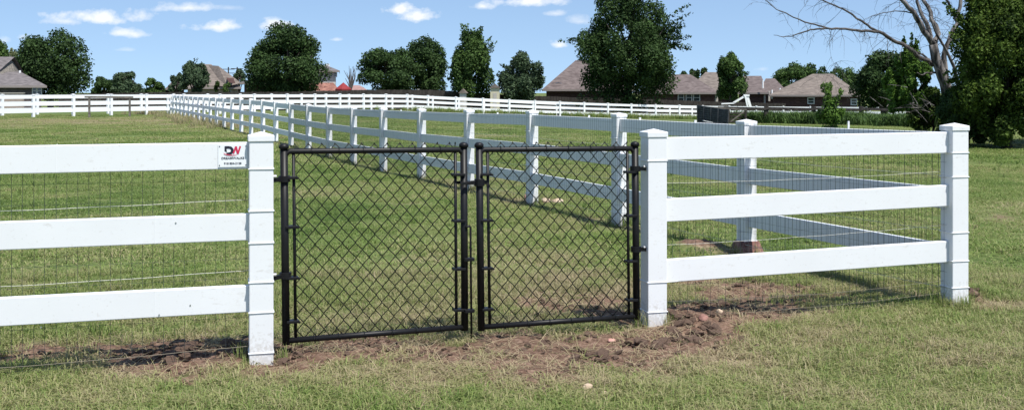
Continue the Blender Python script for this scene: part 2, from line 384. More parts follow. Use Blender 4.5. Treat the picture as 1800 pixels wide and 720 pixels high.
# ------------------------------------------------------------------ instanced ground cover
def source(name, V, F_, m):
    me = bpy.data.meshes.new(name); me.from_pydata(V, [], F_); me.materials.append(m); me.update()
    return bpy.data.objects.new(name, me)
def blades(n, rad, h, w, lean, seed):
    r = random.Random(seed); V = []; F_ = []
    for i in range(n):
        a = r.uniform(0, 6.283); d = rad * math.sqrt(r.random()); x = d * math.cos(a); y = d * math.sin(a)
        t = r.uniform(0, 6.283); ln = lean * r.uniform(.2, 1.2); hh = h * r.uniform(.5, 1.25); ww = w * r.uniform(.6, 1.2)
        cx, cy = math.cos(t), math.sin(t); sx, sy = -cy * ww / 2, cx * ww / 2; k = len(V)
        mx, my = x + cx * ln * hh * .35, y + cy * ln * hh * .35; ex, ey = x + cx * ln * hh, y + cy * ln * hh
        V += [(x - sx, y - sy, -.01), (x + sx, y + sy, -.01), (mx + sx * .8, my + sy * .8, hh * .6), (mx - sx * .8, my - sy * .8, hh * .6), (ex, ey, hh * (1 - .25 * ln))]
        F_ += [(k, k + 1, k + 2, k + 3), (k + 3, k + 2, k + 4)]
    return V, F_
def srccol(name, objs):
    c = bpy.data.collections.new(name)
    for o in objs: c.objects.link(o)
    return c
tufts = srccol('tuft_kinds', [source('tuft_%d' % i, *blades(22, .055, .046, .0036, 1.5, i), M['grass']) for i in range(6)])
patches = srccol('patch_kinds', [source('patch_%d' % i, *blades(210, .25, .055, .0065, 1.5, 50 + i), M['grass']) for i in range(5)])
weeds = srccol('weed_kinds', [source('weed_%d' % i, *blades(26, .12, .30, .012, .5, 80 + i), M['grass']) for i in range(4)])
hedge_kinds = srccol('hedge_kinds', [source('hedge_%d' % i, *blades(34, .16, .30, .022, .9, 180 + i), M['leaf_mid']) for i in range(4)])
def scatter(name, pts, scl, tint, coll, kcount, seed, flat=None):
    n = len(pts); r = np.random.default_rng(seed)
    me = bpy.data.meshes.new(name); me.vertices.add(n); me.vertices.foreach_set('co', np.asarray(pts, np.float32).ravel())
    def attr(nm, t, key, arr):
        a = me.attributes.new(nm, t, 'POINT'); a.data.foreach_set(key, arr.ravel())
    rot = np.zeros((n, 3), np.float32); rot[:, 2] = r.uniform(0, 6.283, n)
    if flat is not None: rot[:, 0] = r.uniform(-flat, flat, n); rot[:, 1] = r.uniform(-flat, flat, n)
    attr('rot', 'FLOAT_VECTOR', 'vector', rot); attr('scl', 'FLOAT_VECTOR', 'vector', np.asarray(scl, np.float32))
    attr('tint', 'FLOAT', 'value', np.asarray(tint, np.float32)); attr('idx', 'INT', 'value', r.integers(0, kcount, n).astype(np.int32))
    o = bpy.data.objects.new(name, me); COL.objects.link(o)
    ng = bpy.data.node_groups.new(name, 'GeometryNodeTree')
    ng.interface.new_socket('Geometry', in_out='INPUT', socket_type='NodeSocketGeometry'); ng.interface.new_socket('Geometry', in_out='OUTPUT', socket_type='NodeSocketGeometry')
    gi = ng.nodes.new('NodeGroupInput'); go = ng.nodes.new('NodeGroupOutput'); ip = ng.nodes.new('GeometryNodeInstanceOnPoints')
    ci = ng.nodes.new('GeometryNodeCollectionInfo'); ci.inputs['Collection'].default_value = coll; ci.inputs['Separate Children'].default_value = True; ci.inputs['Reset Children'].default_value = True
    def na(nm, t):
        a = ng.nodes.new('GeometryNodeInputNamedAttribute'); a.data_type = t; a.inputs[0].default_value = nm; return a.outputs[0]
    ng.links.new(gi.outputs[0], ip.inputs['Points']); ng.links.new(ci.outputs[0], ip.inputs['Instance']); ip.inputs['Pick Instance'].default_value = True
    ng.links.new(na('idx', 'INT'), ip.inputs['Instance Index']); ng.links.new(na('rot', 'FLOAT_VECTOR'), ip.inputs['Rotation']); ng.links.new(na('scl', 'FLOAT_VECTOR'), ip.inputs['Scale'])
    ng.links.new(ip.outputs[0], go.inputs[0])
    md = o.modifiers.new('scatter', 'NODES'); md.node_group = ng
    return o
def wedge(n, y0, y1, seed, k=.56, m=1.0):
    r = np.random.default_rng(seed)
    y = np.sqrt(r.uniform(y0 ** 2, y1 ** 2, n)); x = r.uniform(-1, 1, n) * (k * y + m); return x, y
def tintof(x, y, seed):
    r = np.random.default_rng(seed)
    t = .15 + .66 * (fbm(x * .55, y * .55, 61, 4) - .38) + .40 * (fbm(x * 5, y * 5, 62, 3) - .5) + .33 * dry(x, y) + r.normal(0, .07, len(x)) 
    t += .04 * sstep(9, 5, y) + .14 * np.exp(-((x + .6) / 1.5) ** 2 - ((y - 8) / 2.2) ** 2)
    return np.clip(t, 0, 1)
def lawn(name, n, y0, y1, seed, coll, kc, sc, hs, keep=1.0):
    x, y = wedge(n, y0, y1, seed); r = np.random.default_rng(seed + 1)
    d = dirt(x, y); dd = dry(x, y)
    p = r.random(n) < (1 - d * .97) * (1 - .45 * dd) * keep
    x, y, dd = x[p], y[p], dd[p]; nn = len(x)
    s = sc * r.uniform(.7, 1.35, nn); hh = hs * r.uniform(.7, 1.3, nn) * (.55 + .9 * fbm(x * 1.7, y * 1.7, 71, 3)) * (1 - .35 * dd)
    _, t, sd = fence_strip(x, y)
    hh = hh * (1 + 1.0 * np.exp(-(sd / .12) ** 2) * (t > .3))
    return scatter(name, np.stack([x, y, gz_at(x, y)], -1), np.stack([s, s, hh], -1), tintof(x, y, seed + 2), coll, kc, seed + 3)
g0 = lawn('grass', 19000, 3.9, 8.2, 100, tufts, 6, 1.15, .95); tag(g0, 'short trampled lawn grass in front of the gate', 'grass', kind='stuff')
g1 = lawn('grass', 3600, 8.0, 21, 110, patches, 5, 1.2, .52); tag(g1, 'short green grass inside the paddock behind the gate', 'grass', kind='stuff')
g2 = lawn('grass', 5200, 20, 62, 120, patches, 5, 2.3, .8); tag(g2, 'pasture grass far down the paddock', 'grass', kind='stuff')
# loose clods of soil and straw
def clodsrc(i):
    r = random.Random(i); bm = bmesh.new(); bmesh.ops.create_icosphere(bm, subdivisions=2, radius=1)
    for v in bm.verts:
        v.co *= 1 + .55 * (mnoise.noise(v.co * 1.6 + Vector((i * 7, 0, 0)))) + .30 * mnoise.noise(v.co * 4 + Vector((i * 7, 3, 0)))
        v.co.z *= .6
    me = bpy.data.meshes.new('clod'); bm.to_mesh(me); bm.free(); me.materials.append(M['soil']); return bpy.data.objects.new('clod_%d' % i, me)
clods = srccol('clod_kinds', [clodsrc(i) for i in range(5)])
x, y = wedge(110000, 4.3, 9.0, 200, .5, .3); r_ = np.random.default_rng(5); d = dirt(x, y); b_ = blobs(x, y, 'dirt')
p = r_.random(len(x)) < np.where(b_ > 1.0, np.where(x < 0, 1.0, .65), .3) * d * (.25 + .75 * sstep(.35, .6, fbm(x * 6, y * 6, 77, 3)))
x, y, b_ = x[p], y[p], b_[p]; s = (.004 + .036 * r_.random(len(x)) ** 7) * np.where(b_ > 1.0, 1, .6)
cl = scatter('dirt', np.stack([x, y, gz_at(x, y) + s * .3], -1), np.stack([s, s, s * r_.uniform(.6, 1.1, len(x))], -1), np.zeros(len(x)), clods, 5, 201, .6)
tag(cl, 'loose crumbly soil clods dug up along the fence and gate', 'dirt', kind='stuff')
print('clods', len(x))
x, y = wedge(26000, 4.2, 9.0, 210, .5, .3); dd = np.maximum(dry(x, y), dirt(x, y) * .8); p = r_.random(len(x)) < dd * .42 * (1 - .55 * dirt(x, y))
x, y = x[p], y[p]; straw = srccol('straw_kinds', [source('straw_%d' % i, *blades(9, .06, .05, .0035, 3.4, 300 + i), M['grass']) for i in range(4)])
st = scatter('straw_litter', np.stack([x, y, gz_at(x, y) + .004], -1), np.stack([np.ones(len(x))] * 2 + [np.full(len(x), .35)], -1), np.clip(r_.normal(.74, .16, len(x)), .3, 1), straw, 4, 211, .25)
tag(st, 'dry straw and dead grass lying on the bare soil', 'straw', kind='stuff')

# tall weeds bands
def band(name, pl, n, width, scl, seed, label, tmean=.12, lift=0, coll=None):
    r = np.random.default_rng(seed); P = np.array(pl, float); L = np.r_[0, np.cumsum(np.hypot(*(P[1:] - P[:-1]).T))]
    u = r.uniform(0, L[-1], n); x = np.interp(u, L, P[:, 0]) + r.normal(0, width, n); y = np.interp(u, L, P[:, 1]) + r.normal(0, width, n)
    cl_ = fbm(u * .8, u * 0, seed, 3); k = r.random(n) < sstep(.3, .6, cl_) * .9 + .1; x, y, cl2 = x[k], y[k], cl_[k]
    s = scl * r.uniform(.6, 1.2, len(x)); h = s * (.6 + .8 * cl2)
    o = scatter(name, np.stack([x, y, gz_at(x, y) + lift], -1), np.stack([s * 1.3, s * 1.3, h], -1), np.clip(r.normal(tmean, .08, len(x)), 0, .8), coll or weeds, 4, seed + 1)
    return tag(o, label, 'weeds', kind='stuff')
x, y = wedge(420, 4.6, 22, 620, .5, .5); k_ = (dirt(x, y) < .2); x, y = x[k_], y[k_]
P_ = [(L, 0) for L in ()]
s_ = np.random.default_rng(3).uniform(.12, .30, len(x)) * (1 + .02 * y)
tag(scatter('weeds', np.stack([x, y, gz_at(x, y)], -1), np.stack([s_ * 1.6, s_ * 1.6, s_], -1), np.random.default_rng(4).uniform(0, .3, len(x)), weeds, 4, 621), 'scattered darker weed tufts standing a little above the lawn', 'weeds', kind='stuff')
pp_ = []
for cx_, cy_ in ((-1.302, 5.458), (.85, 6.315), (2.888, 6.87)) + tuple((2.888 - .881 * i, 6.87 + 2.13 * i) for i in range(1, 9)):
    for _ in range(16 if cy_ > 6.5 else 7):
        a_ = random.uniform(0, 6.283); pp_.append((cx_ + .11 * math.cos(a_), cy_ + .11 * math.sin(a_), random.uniform(.18, .42)))
pp_ = np.array(pp_)
tag(scatter('weeds', np.stack([pp_[:, 0], pp_[:, 1], gz_at(pp_[:, 0], pp_[:, 1])], -1), np.stack([pp_[:, 2] * .9] * 2 + [pp_[:, 2]], -1), np.random.default_rng(6).uniform(.05, .55, len(pp_)), weeds, 4, 622), 'longer uncut grass tufts round the feet of the fence posts', 'weeds', kind='stuff')
def gxy(px, Y): return ((px - CX) / F * Y, Y)
band('weeds', [gxy(1300, 61), gxy(1330, 61), gxy(1450, 60), gxy(1560, 56), gxy(1680, 50)], 6500, .9, 1.9, 400, 'band of tall dark green weeds under the old wooden rail', .0, coll=hedge_kinds)
band('weeds', [gxy(640, 76), gxy(760, 78), gxy(900, 79), gxy(1120, 80), gxy(1240, 76)], 700, .7, 1.2, 410, 'tufts of rough weeds at the foot of the far white fence', .2)
band('weeds', [gxy(250, 64), gxy(300, 60), gxy(345, 50), gxy(420, 39)], 500, .6, .8, 420, 'dry yellowish weeds at the foot of the long receding fence', .62)

# ------------------------------------------------------------------ fences
FD = Vector((.9636, .267, 0)).normalized(); FN = Vector((FD.y, -FD.x, 0))      # along the front, and its outward normal
RZ = math.atan2(FD.y, FD.x)
PW = .122
def post(parent, x, y, zb, zt, rz, w=PW, m=None, bevel=.005, capw=.010, cap_name='cap'):
    m = m or M['vinyl']
    c = zt - .045
    p = MB().box((x, y, (zb - .15 + c) / 2), (w, w, c - zb + .15), rz).build('post', m, parent, bevel=bevel)
    b = MB(); W = w + capw; q = MB()
    q.box((x, y, zt - .034), (W, W, .030), rz)
    ca, sa = math.cos(rz), math.sin(rz); h = W / 2 
    base = [(x + ca * i * h - sa * j * h, y + sa * i * h + ca * j * h, zt - .019) for i, j in ((-1, -1), (1, -1), (1, 1), (-1, 1))]
    q.v = []; q.f = []
    low = [(a, b2, zt - .050) for a, b2, _ in base]
    q.add(low + base + [(x, y, zt)], [(3, 2, 1, 0), (0, 1, 5, 4), (1, 2, 6, 5), (2, 3, 7, 6), (3, 0, 4, 7), (4, 5, 8), (5, 6, 8), (6, 7, 8), (7, 4, 8)])
    q.build('cap', m, p, bevel=.003 if bevel else 0)
    return p
def straps(p, x, y, zs, rz, w=PW):
    for z in zs:
        MB().box((x, y, z), (w + .008, w + .008, .007), rz + random.uniform(-.01, .01), random.uniform(-.008, .008)).build('strap', M['strap'], p, bevel=.002)
def wire_panel(parent, a, b, z0, z1, off, dx=.0508, dz=.1016, r=.0011, n=4, name='wire_mesh', za=0, zbv=0, m=None):
    mb = MB(); a = Vector(a); b = Vector(b); L = (b - a).length; d = (b - a) / L
    k = int(L / dx)
    for i in range(k + 1):
        p = a + d * (i * dx + .02) + off; t = i / k; zo = za * (1 - t) + zbv * t
        j = random.uniform(-.003, .003)
        mb.tube([(p.x, p.y, z0 + zo), (p.x + j, p.y, (z0 + z1) / 2 + zo), (p.x, p.y, z1 + zo)], r, n)
    z = z0
    while z <= z1 + .001:
        mb.tube([(a.x + off.x, a.y + off.y, z + za), (b.x + off.x, b.y + off.y, z + zbv)], r * .7, n); z += dz
    return mb.build(name, m or M['wire_dark'], parent)
def rope(parent, a, b, sag=.01, r=.0015, off=Vector((0, 0, 0)), m='poly'):
    pts = []
    for i in range(25):
        t = i / 24; p = Vector(a).lerp(Vector(b), t) + off; p.z -= sag * 4 * t * (1 - t) - .0012 * math.sin(t * 31); p.y += .002 * math.sin(t * 17); pts.append(p)
    return MB().tube(pts, r, 5).build('fence_rope', M[m], parent)

# front left panel
L0 = Vector((-1.302, 5.458, 0)); L1 = L0 - FD * 2.44
lf = thing('board_fence', 'white three rail fence panel left of the gate carrying the company sign', 'fence', L0)
pL = post(lf, L0.x, L0.y, 0, 1.196, RZ, .122)
straps(pL, L0.x, L0.y, [CAMZ + (HY - q) / F * 5.40 for q in (297, 371, 427, 496, 549, 620)], RZ)
pL1 = post(lf, L1.x, L1.y, 0, 1.196, RZ)
def rail(parent, a, b, z_a, z_b, h=.137, th=.040, m=None, bevel=.004, name='rail'):
    return MB().beam((a.x, a.y, z_a), (b.x, b.y, z_b), th, h).build(name, m or M['vinyl'], parent, bevel=bevel)
for z in (1.074, .706, .337):
    r1 = rail(lf, L1 + FD * .05, L0 - FD * .055, z - .008, z)
    for s in (.34, .80, 1.95):
        p = L0 - FD * (s + .18)
        if z < 1 and s > .4 and s < 1: continue
        MB().beam((p.x, p.y, z - .0685), (p.x, p.y, z + .0685), .0426, .0022, up=FD).build('rail_seam', M['strap'], r1)
wire_panel(lf, L1 + FD * .06, L0 - FD * .05, .03, 1.14, -FN * .024)
for z, sg in ((.845, .012), (.478, .015), (.100, .02)):
    rope(lf, L1 + Vector((0, 0, z - .03)), L0 + Vector((0, 0, z)), sg, off=FN * .026 * (1 if z < .2 else -1.3), m='poly_old' if z < .2 else 'poly')
# screws on rail
for s, z in ((.42, .74), (.5, .28), (1.05, .25), (.35, .32)):
    p = L0 - FD * s + FN * .0205
    MB().tube([(p.x, p.y, z), (p.x + FN.x * .002, p.y + FN.y * .002, z)], .004, 8).build('screw', M['bolt'], lf)

# sign
def text_mesh(txt, size, w=None):
    cu = bpy.data.curves.new('txt', 'FONT'); cu.body = txt; cu.size = size; cu.align_x = 'CENTER'; cu.extrude = .0004; cu.offset = size * .012
    o = bpy.data.objects.new('txt', cu); COL.objects.link(o)
    dg = bpy.context.evaluated_depsgraph_get(); dg.update(); me = bpy.data.meshes.new_from_object(o.evaluated_get(dg)); bpy.data.objects.remove(o)
    vs = np.array([v.co[:] for v in me.vertices])
    if w: vs[:, 0] *= w / (vs[:, 0].max() - vs[:, 0].min())
    return vs, [tuple(p.vertices) for p in me.polygons]
sc = at(396, 273, 5.28)
# on the rail's front face
t_s = (Vector((sc.x, 0, 0)) - Vector((L0.x, 0, 0))).x / FD.x
S0 = Vector((L0.x + FD.x * t_s, L0.y + FD.y * t_s, 1.0745)) + FN * .0225
sign = thing('company_sign', 'small white rectangular sign with DW logo screwed to the top rail beside the gate post', 'sign', S0)
SM = Matrix(((FD.x, 0, FN.x), (FD.y, 0, FN.y), (0, 1, 0)))          # sign plane: x along fence, y up, z out
def onsign(vs, fs, name, m, z=.002, parent=None):
    b = MB(); b.add([S0 + SM @ Vector((v[0], v[1], z + (v[2] if len(v) > 2 else 0))) for v in vs], fs); return b.build(name, m, parent or sign)
w2, h2 = .0725, .0575
MB().add([S0 + SM @ Vector((i * w2, j * h2, k)) for i, j in ((-1, -1), (1, -1), (1, 1), (-1, 1)) for k in (-.0015, .0015)],
         [(0, 2, 4, 6), (7, 5, 3, 1), (1, 3, 2, 0), (3, 5, 4, 2), (5, 7, 6, 4), (7, 1, 0, 6)]).build('panel', M['signwhite'], sign)
def strip(pts, wd):
    vs = []; fs = []
    for i, p in enumerate(pts):
        a = np.array(pts[max(i - 1, 0)]); b = np.array(pts[min(i + 1, len(pts) - 1)]); d = (b - a) / np.hypot(*(b - a)); nrm = np.array((-d[1], d[0]))
        w_ = wd[i] / 2; vs += [tuple(np.array(p) + nrm * w_), tuple(np.array(p) - nrm * w_)]
    for i in range(len(pts) - 1): fs.append((2 * i, 2 * i + 1, 2 * i + 3, 2 * i + 2))
    return vs, fs
u = .0725 / 26                                                          # one photo pixel on the sign
# D: top bar, bowl, lower bar, short stem
Dp = [(-.034, .043), (-.020, .043), (-.010, .041), (-.004, .035), (-.002, .027), (-.004, .019), (-.010, .013), (-.020, .0115), (-.031, .0115)]
v_, f_ = strip(Dp, [.013, .013, .013, .0135, .014, .0135, .013, .011, .009]); onsign(v_, f_, 'logo_letter', M['navy'], .0028)
v_, f_ = strip([(-.0355, .049), (-.0355, .026), (-.029, .022)], [.010, .010, .006]); onsign(v_, f_, 'logo_letter', M['navy'], .0033)
for a, b, wd in (((.003, .011), (.0155, .0475), .0085), ((.0155, .0475), (.0255, .009), .0095), ((.0255, .009), (.0375, .0485), .0085)):
    v_, f_ = strip([a, b], [wd, wd]); onsign(v_, f_, 'logo_letter', M['crimson'], .003 + abs(a[0]) * .01)
sw = [(-.045, .0145), (-.040, .0095), (-.030, .0060), (-.018, .0038), (-.004, .0026), (.010, .0028), (.022, .0040)]
v_, f_ = strip(sw, [.0015, .004, .0048, .0048, .0042, .003, .001]); onsign(v_, f_, 'swoosh', M['crimson'], .0040)
vs, fs = text_mesh('DREAMWALKS', .0155, .112); vs[:, 1] += -.0175; onsign(vs, fs, 'name_lettering', M['navy'], .0025)
vs, fs = text_mesh('918 804-2128', .0145, .086); vs[:, 1] += -.044; onsign(vs, fs, 'phone_number', M['navy'], .0025)
for i, j in ((-1, 1), (1, 1), (-1, -1), (1, -1)):
    p = S0 + SM @ Vector((i * w2 * .9, j * h2 * .84, .002)); q = S0 + SM @ Vector((i * w2 * .9, j * h2 * .84, .0035)); MB().tube([p, q], .0028, 8).build('screw', M['navy'], sign)

# front right panel
P0 = Vector((.850, 6.315, 0)); C0 = Vector((2.888, 6.87, 0)); PD = (C0 - P0).normalized(); PN = Vector((PD.y, -PD.x, 0)); RZ2 = math.atan2(PD.y, PD.x)
rf = thing('board_fence', 'white three rail fence panel between the gate and the corner post', 'fence', P0)
pM = post(rf, P0.x, P0.y, 0, 1.181, RZ2); straps(pM, P0.x, P0.y, [CAMZ + (HY - q) / F * 6.24 for q in (283, 497, 549)], RZ2)
pC = post(rf, C0.x, C0.y, 0, 1.20, RZ2); straps(pC, C0.x, C0.y, [CAMZ + (HY - q) / F * 6.78 for q in (269, 312, 410, 460, 507)], RZ2)
for z1, z2 in ((1.060, 1.073), (.691, .729), (.327, .366)):
    rail(rf, P0 + PD * .055, C0 - PD * .055, z1, z2)
wire_panel(rf, P0 + PD * .06, C0 - PD * .05, .03, 1.14, -PN * .024)
for za_, zb_, sg in ((.85, .885, .012), (.475, .535, .012), (.14, .175, .03), (.04, .095, .02)):
    rope(rf, P0 + Vector((0, 0, za_)), C0 + Vector((0, 0, zb_)), sg, .0012, off=-PN * .03, m='poly_old' if za_ < .3 else 'poly')
st_ = MB().beam(P0 + PD * .06 + Vector((0, 0, .268)) + PN * .045, P0 + PD * .14 + Vector((0, 0, .270)) + PN * .045, .003, .006); st_.build('strap', M['strap'], rf)

# receding fence
RU = Vector((RD[0], RD[1], 0)).normalized(); RNrm = Vector((-RU.y, RU.x, 0)) # toward the paddock on the left
if RNrm.x > 0: RNrm = -RNrm
RZ3 = math.atan2(RU.y, RU.x)
NB = 29
rc = thing('board_fence', 'long white three rail fence running back from the corner post into the pasture', 'fence', (C0.x, C0.y, 0))
dipz = [0, -.015, -.012, -.018, -.043, -.06, -.07, -.085, -.09]
def tz(i):
    x = C0.x + RD[0] * i; y = C0.y + RD[1] * i
    return dipz[i] if i < len(dipz) else float(terrain(x, y)) - (.02 if i < 12 else 0)
pts = [Vector((C0.x + RD[0] * i, C0.y + RD[1] * i, tz(i))) for i in range(NB)]
for i in range(1, NB):
    q = pts[i]; j = random.uniform(-.02, .02)
    near_ = i < 9
    pp = post(rc, q.x + random.uniform(-.012, .012), q.y, q.z, q.z + 1.192 + random.uniform(-.008, .008), RZ3 + j, bevel=.005 if near_ else 0, m=M['vinyl'] if near_ else M['vinyl_far'])
    if i <= 3: straps(pp, q.x, q.y, [q.z + .5, q.z + .93, q.z+.15], RZ3 + j)
for i in range(NB - 1):
    a, b = pts[i], pts[i + 1]
    for z in (1.066, .70, .335):
        rail(rc, a + RU * .05 - RNrm * 0.0, b - RU * .05, a.z + z + random.uniform(-.004, .004), b.z + z + random.uniform(-.004, .004), .137, .038, M['vinyl'] if i < 8 else M['vinyl_far'], .003 if i < 8 else 0)
for i in range(10):
    a, b = pts[i], pts[i + 1]
    wire_panel(rc, Vector((a.x, a.y, 0)), Vector((b.x, b.y, 0)), .03, 1.15, RNrm * (PW / 2 + .006), r=.0011 if i < 5 else .0014, n=3, za=a.z, zbv=b.z, dz=.1524 if i > 1 else .1016)
for i in range(4):
    a, b = pts[i], pts[i + 1]
    for z in (.86, .50, .13):
        rope(rc, Vector((a.x, a.y, a.z + z)), Vector((b.x, b.y, b.z + z)), .01, .0015, off=RNrm * (PW / 2 + .012))
# clip standing on the top rail
cp = C0 + RU * 0; s_ = 1.02
q = Vector((C0.x, C0.y, 0)) + RU * s_; 
MB().beam((q.x, q.y, 1.12), (q.x, q.y, 1.185), .012, .012, up=(0, 1, 0)).build('wire_clip', M['strap'], rc)
for i, t in ((1, .8), (2, .3), (3, .5), (5, .5), (1, .35)):
    q = pts[i].lerp(pts[i + 1], t); MB().beam((q.x, q.y, q.z + 1.13), (q.x, q.y, q.z + 1.155), .02, .02, up=(0, 1, 0)).build('wire_clip', M['strap'], rc)

# far fences, three rails, along polylines (X, Y)
def polyfence(name, label, pl, ph, loc_i=0):
    P = [Vector((a, b, 0)) for a, b in pl]; Ls = [0]
    for i in range(1, len(P)): Ls.append(Ls[-1] + (P[i] - P[i - 1]).length)
    n = int(Ls[-1] / 2.36)
    out = []
    for k in range(n + 1):
        s = ph + k * 2.36
        if s > Ls[-1]: break
        i = max(j for j in range(len(Ls) - 1) if Ls[j] <= s); t = (s - Ls[i]) / (Ls[i + 1] - Ls[i]); q = P[i].lerp(P[i + 1], t); q.z = float(terrain(q.x, q.y)); out.append(q)
    root = thing(name, label, 'fence', out[len(out) // 2])
    for k, q in enumerate(out):
        d = out[min(k + 1, len(out) - 1)] - out[max(k - 1, 0)]; rz = math.atan2(d.y, d.x)
        post(root, q.x, q.y, q.z, q.z + 1.24, rz, w=.135, bevel=0, m=M['vinyl_far'], capw=.03)
    for k in range(0, len(out) - 1, 2):
        for z in (1.09, .71, .335):
            e = out[min(k + 2, len(out) - 1)]; mid = out[k + 1]
            b = MB(); b.beam((out[k].x, out[k].y, out[k].z + z), (mid.x, mid.y, mid.z + z), .04, .18)
            if e is not mid: b.beam((mid.x, mid.y, mid.z + z), (e.x, e.y, e.z + z), .041, .18)
            b.build('rail', M['vinyl_far'], root)
    return root
farpl = [gxy(-160, 50), gxy(43, 56), gxy(266, 62.5), gxy(520, 69), gxy(750, 80), gxy(1100, 89), gxy(1240, 92), gxy(1420, 92), gxy(1660, 88)]
polyfence('board_fence', 'nearer of the two far white rail fences crossing the back of the pasture', farpl, 0)
polyfence('board_fence', 'farther of the two far white rail fences, showing through the gaps of the nearer one', [(a * 1.06, b + 6.5) for a, b in farpl], 1.1)

# ------------------------------------------------------------------ chain link gates
def gate(name, label, c_bl, c_br, c_tr, c_tl, hinge_left):
    """corners in world space: bottom/top of the frame centre lines"""
    root = thing(name, label, 'gate', ((c_bl.x + c_br.x) / 2, (c_bl.y + c_br.y) / 2, 0))
    U = (c_br - c_bl); U.z = 0; L = U.length; U.normalize(); Nn = Vector((U.y, -U.x, 0))
    def P(s, t, out=0):                          # bilinear point
        return c_bl.lerp(c_br, s).lerp(c_tl.lerp(c_tr, s), t) + Nn * out
    fr = MB(); ru, rr = .0205, .0155
    fr.tube([P(0, 0) - Vector((0, 0, .02)), P(0, 1) + Vector((0, 0, .025))], ru, 14)
    fr.tube([P(1, 0) - Vector((0, 0, .02)), P(1, 1) + Vector((0, 0, .025))], ru, 14)
    fr.tube([P(0, 0), P(1, 0)], rr, 12)
    fr.tube([P(0, .965), P(.01, .985), P(.03, 1), P(.97, 1), P(.99, .985), P(1, .965)], rr, 12)
    f = fr.build('frame', M['black'], root, smooth=True)
    f.data.polygons.foreach_set('use_smooth', [len(p.vertices) == 4 for p in f.data.polygons])
    for s in (0, 1):
        q = P(s, 1) + Vector((0, 0, .026)); MB().tube([q - Vector((0, 0, .012)), q + Vector((0, 0, .004)), q + Vector((0, 0, .013)), q + Vector((0, 0, .017))], [.0265, .0265, .018, .004], 14).build('post_cap', M['black'], root, smooth=True)
    gin = .050 / L
    for s in (gin, 1 - gin):
        MB().tube([P(s, .005), P(s, .995)], .0085, 8).build('tension_bar', M['black'], root, smooth=True)
    for e, s in ((0, gin), (1, 1 - gin)):
        for t in (.10, .33, .60, .86):
            b = MB(); b.beam(P(e, t), P(s + (gin * .35 if e == 0 else -gin * .35), t), .056, .014)
            b.build('tension_band', M['black'], root, bevel=.002)
            q = P(s + (gin * .3 if e == 0 else -gin * .3), t); MB().tube([q + Nn * .03, q + Nn * .042], .006, 6).build('band_bolt', M['black'], root)
    # woven fabric: zigzag wires
    W = .0720; H = .0825; hgt = (c_tl - c_bl).length; n = int((L - .1) / (W / 2)); x0 = .055; rw = .0027
    mb = MB(); kz = int((hgt + .045) / (H / 2)); zt = hgt + .040; 
    for k in range(n + 1):
        pl_ = []
        for j in range(kz + 1):
            side = (j + k) % 2
            xx = x0 + (k + side) * W / 2 + (.0012 if side else -.0012) + .0016 * math.sin(j * 2.1 + k * .9) + .004 * math.sin(j * .33 + k * .21)
            zz = zt - j * H / 2
            if xx > L - .05: xx = L - .05
            s = xx / L; t = zz / hgt
            pl_.append(P(s, t, (.003 if (side) else -.003) + .004 * math.sin(k * .4 + j * .5)))
            if j == 0: top = side
        # sharp bends with slightly rounded knees
        q = [pl_[0]]
        for i in range(1, len(pl_) - 1):
            q.append(pl_[i].lerp(pl_[i - 1], .10)); q.append(pl_[i].lerp(pl_[i + 1], .10))
        q.append(pl_[-1])
        mb.tube(q, rw, 5)
    # knuckles at the top
    for k in range(n + 1):
        if k % 2 == 1 and k <= n:
            xx = x0 + (k + 1) * W / 2
        else: continue
        s = min(xx, L - .05) / L; q = P(s, zt / hgt)
        mb.tube([q + Vector((-.002, 0, -.008)), q + Vector((.001, -.003, .004)), q + Vector((.003, .003, -.002)), q + Vector((0, 0, -.008))], rw, 5)
    mb.build('chain_link_mesh', M['wire_black'], root, smooth=True)
    ties = MB()
    for t in (0, 1):
        for k in range(1, 7):
            s = k / 7 + random.uniform(-.01, .01); q = P(s, t)
            pts = [q + Vector((0, 0, math.sin(a) * .021)) + Nn * math.cos(a) * .021 + U * (a / 6.283 - .5) * .012 for a in np.linspace(0, 6.283, 10)]
            MB().tube(pts, .0022, 5).build('tie_wire', M['wire_black'], root)
    return root, P, U, Nn
def gpt(px, py, Y): return at(px, py, Y)
gl, GP, GU, GN = gate('chain_link_gate', 'wider left leaf of the black chain link gate with a drop rod',
    gpt(503, 598, 5.56), gpt(817, 574, 5.94), gpt(815, 263, 5.94), gpt(499, 266, 5.56), True)
gr, HP, HU, HN = gate('chain_link_gate', 'narrower right leaf of the black chain link gate carrying the fork latch',
    gpt(846, 574, 5.965), gpt(1119, 555, 6.275), gpt(1116, 261, 6.275), gpt(842, 263, 5.965), False)
# hinges on the left leaf
for t in (.855, .345):
    q = GP(0, t); b = MB(); b.tube([q + Vector((0, 0, -.016)), q + Vector((0, 0, .016))], .031, 12); h_ = b.build('hinge', M['black'], gl, smooth=False)
    MB().beam(q, Vector((L0.x, L0.y, q.z)) + FD * .062, .018, .022).build('hinge_arm', M['black'], h_)
    MB().tube([Vector((L0.x, L0.y, q.z + .02)) + FD * .062 + FN * .01, Vector((L0.x, L0.y, q.z + .02)) + FD * .078 + FN * .01], .009, 8).build('nut', M['bolt'], h_)
for t in (.88, .40):
    q = HP(1, t); b = MB(); b.tube([q + Vector((0, 0, -.016)), q + Vector((0, 0, .016))], .031, 12); h_ = b.build('hinge', M['black'], gr)
    MB().beam(q, Vector((P0.x, P0.y, q.z)) - PD * .062 + PN * .03, .018, .022).build('hinge_arm', M['black'], h_)
    e = Vector((P0.x, P0.y, q.z + .012)) - PD * .063 + PN * .03; MB().tube([e - PD * .016, e], .009, 8).build('nut', M['bolt'], h_)
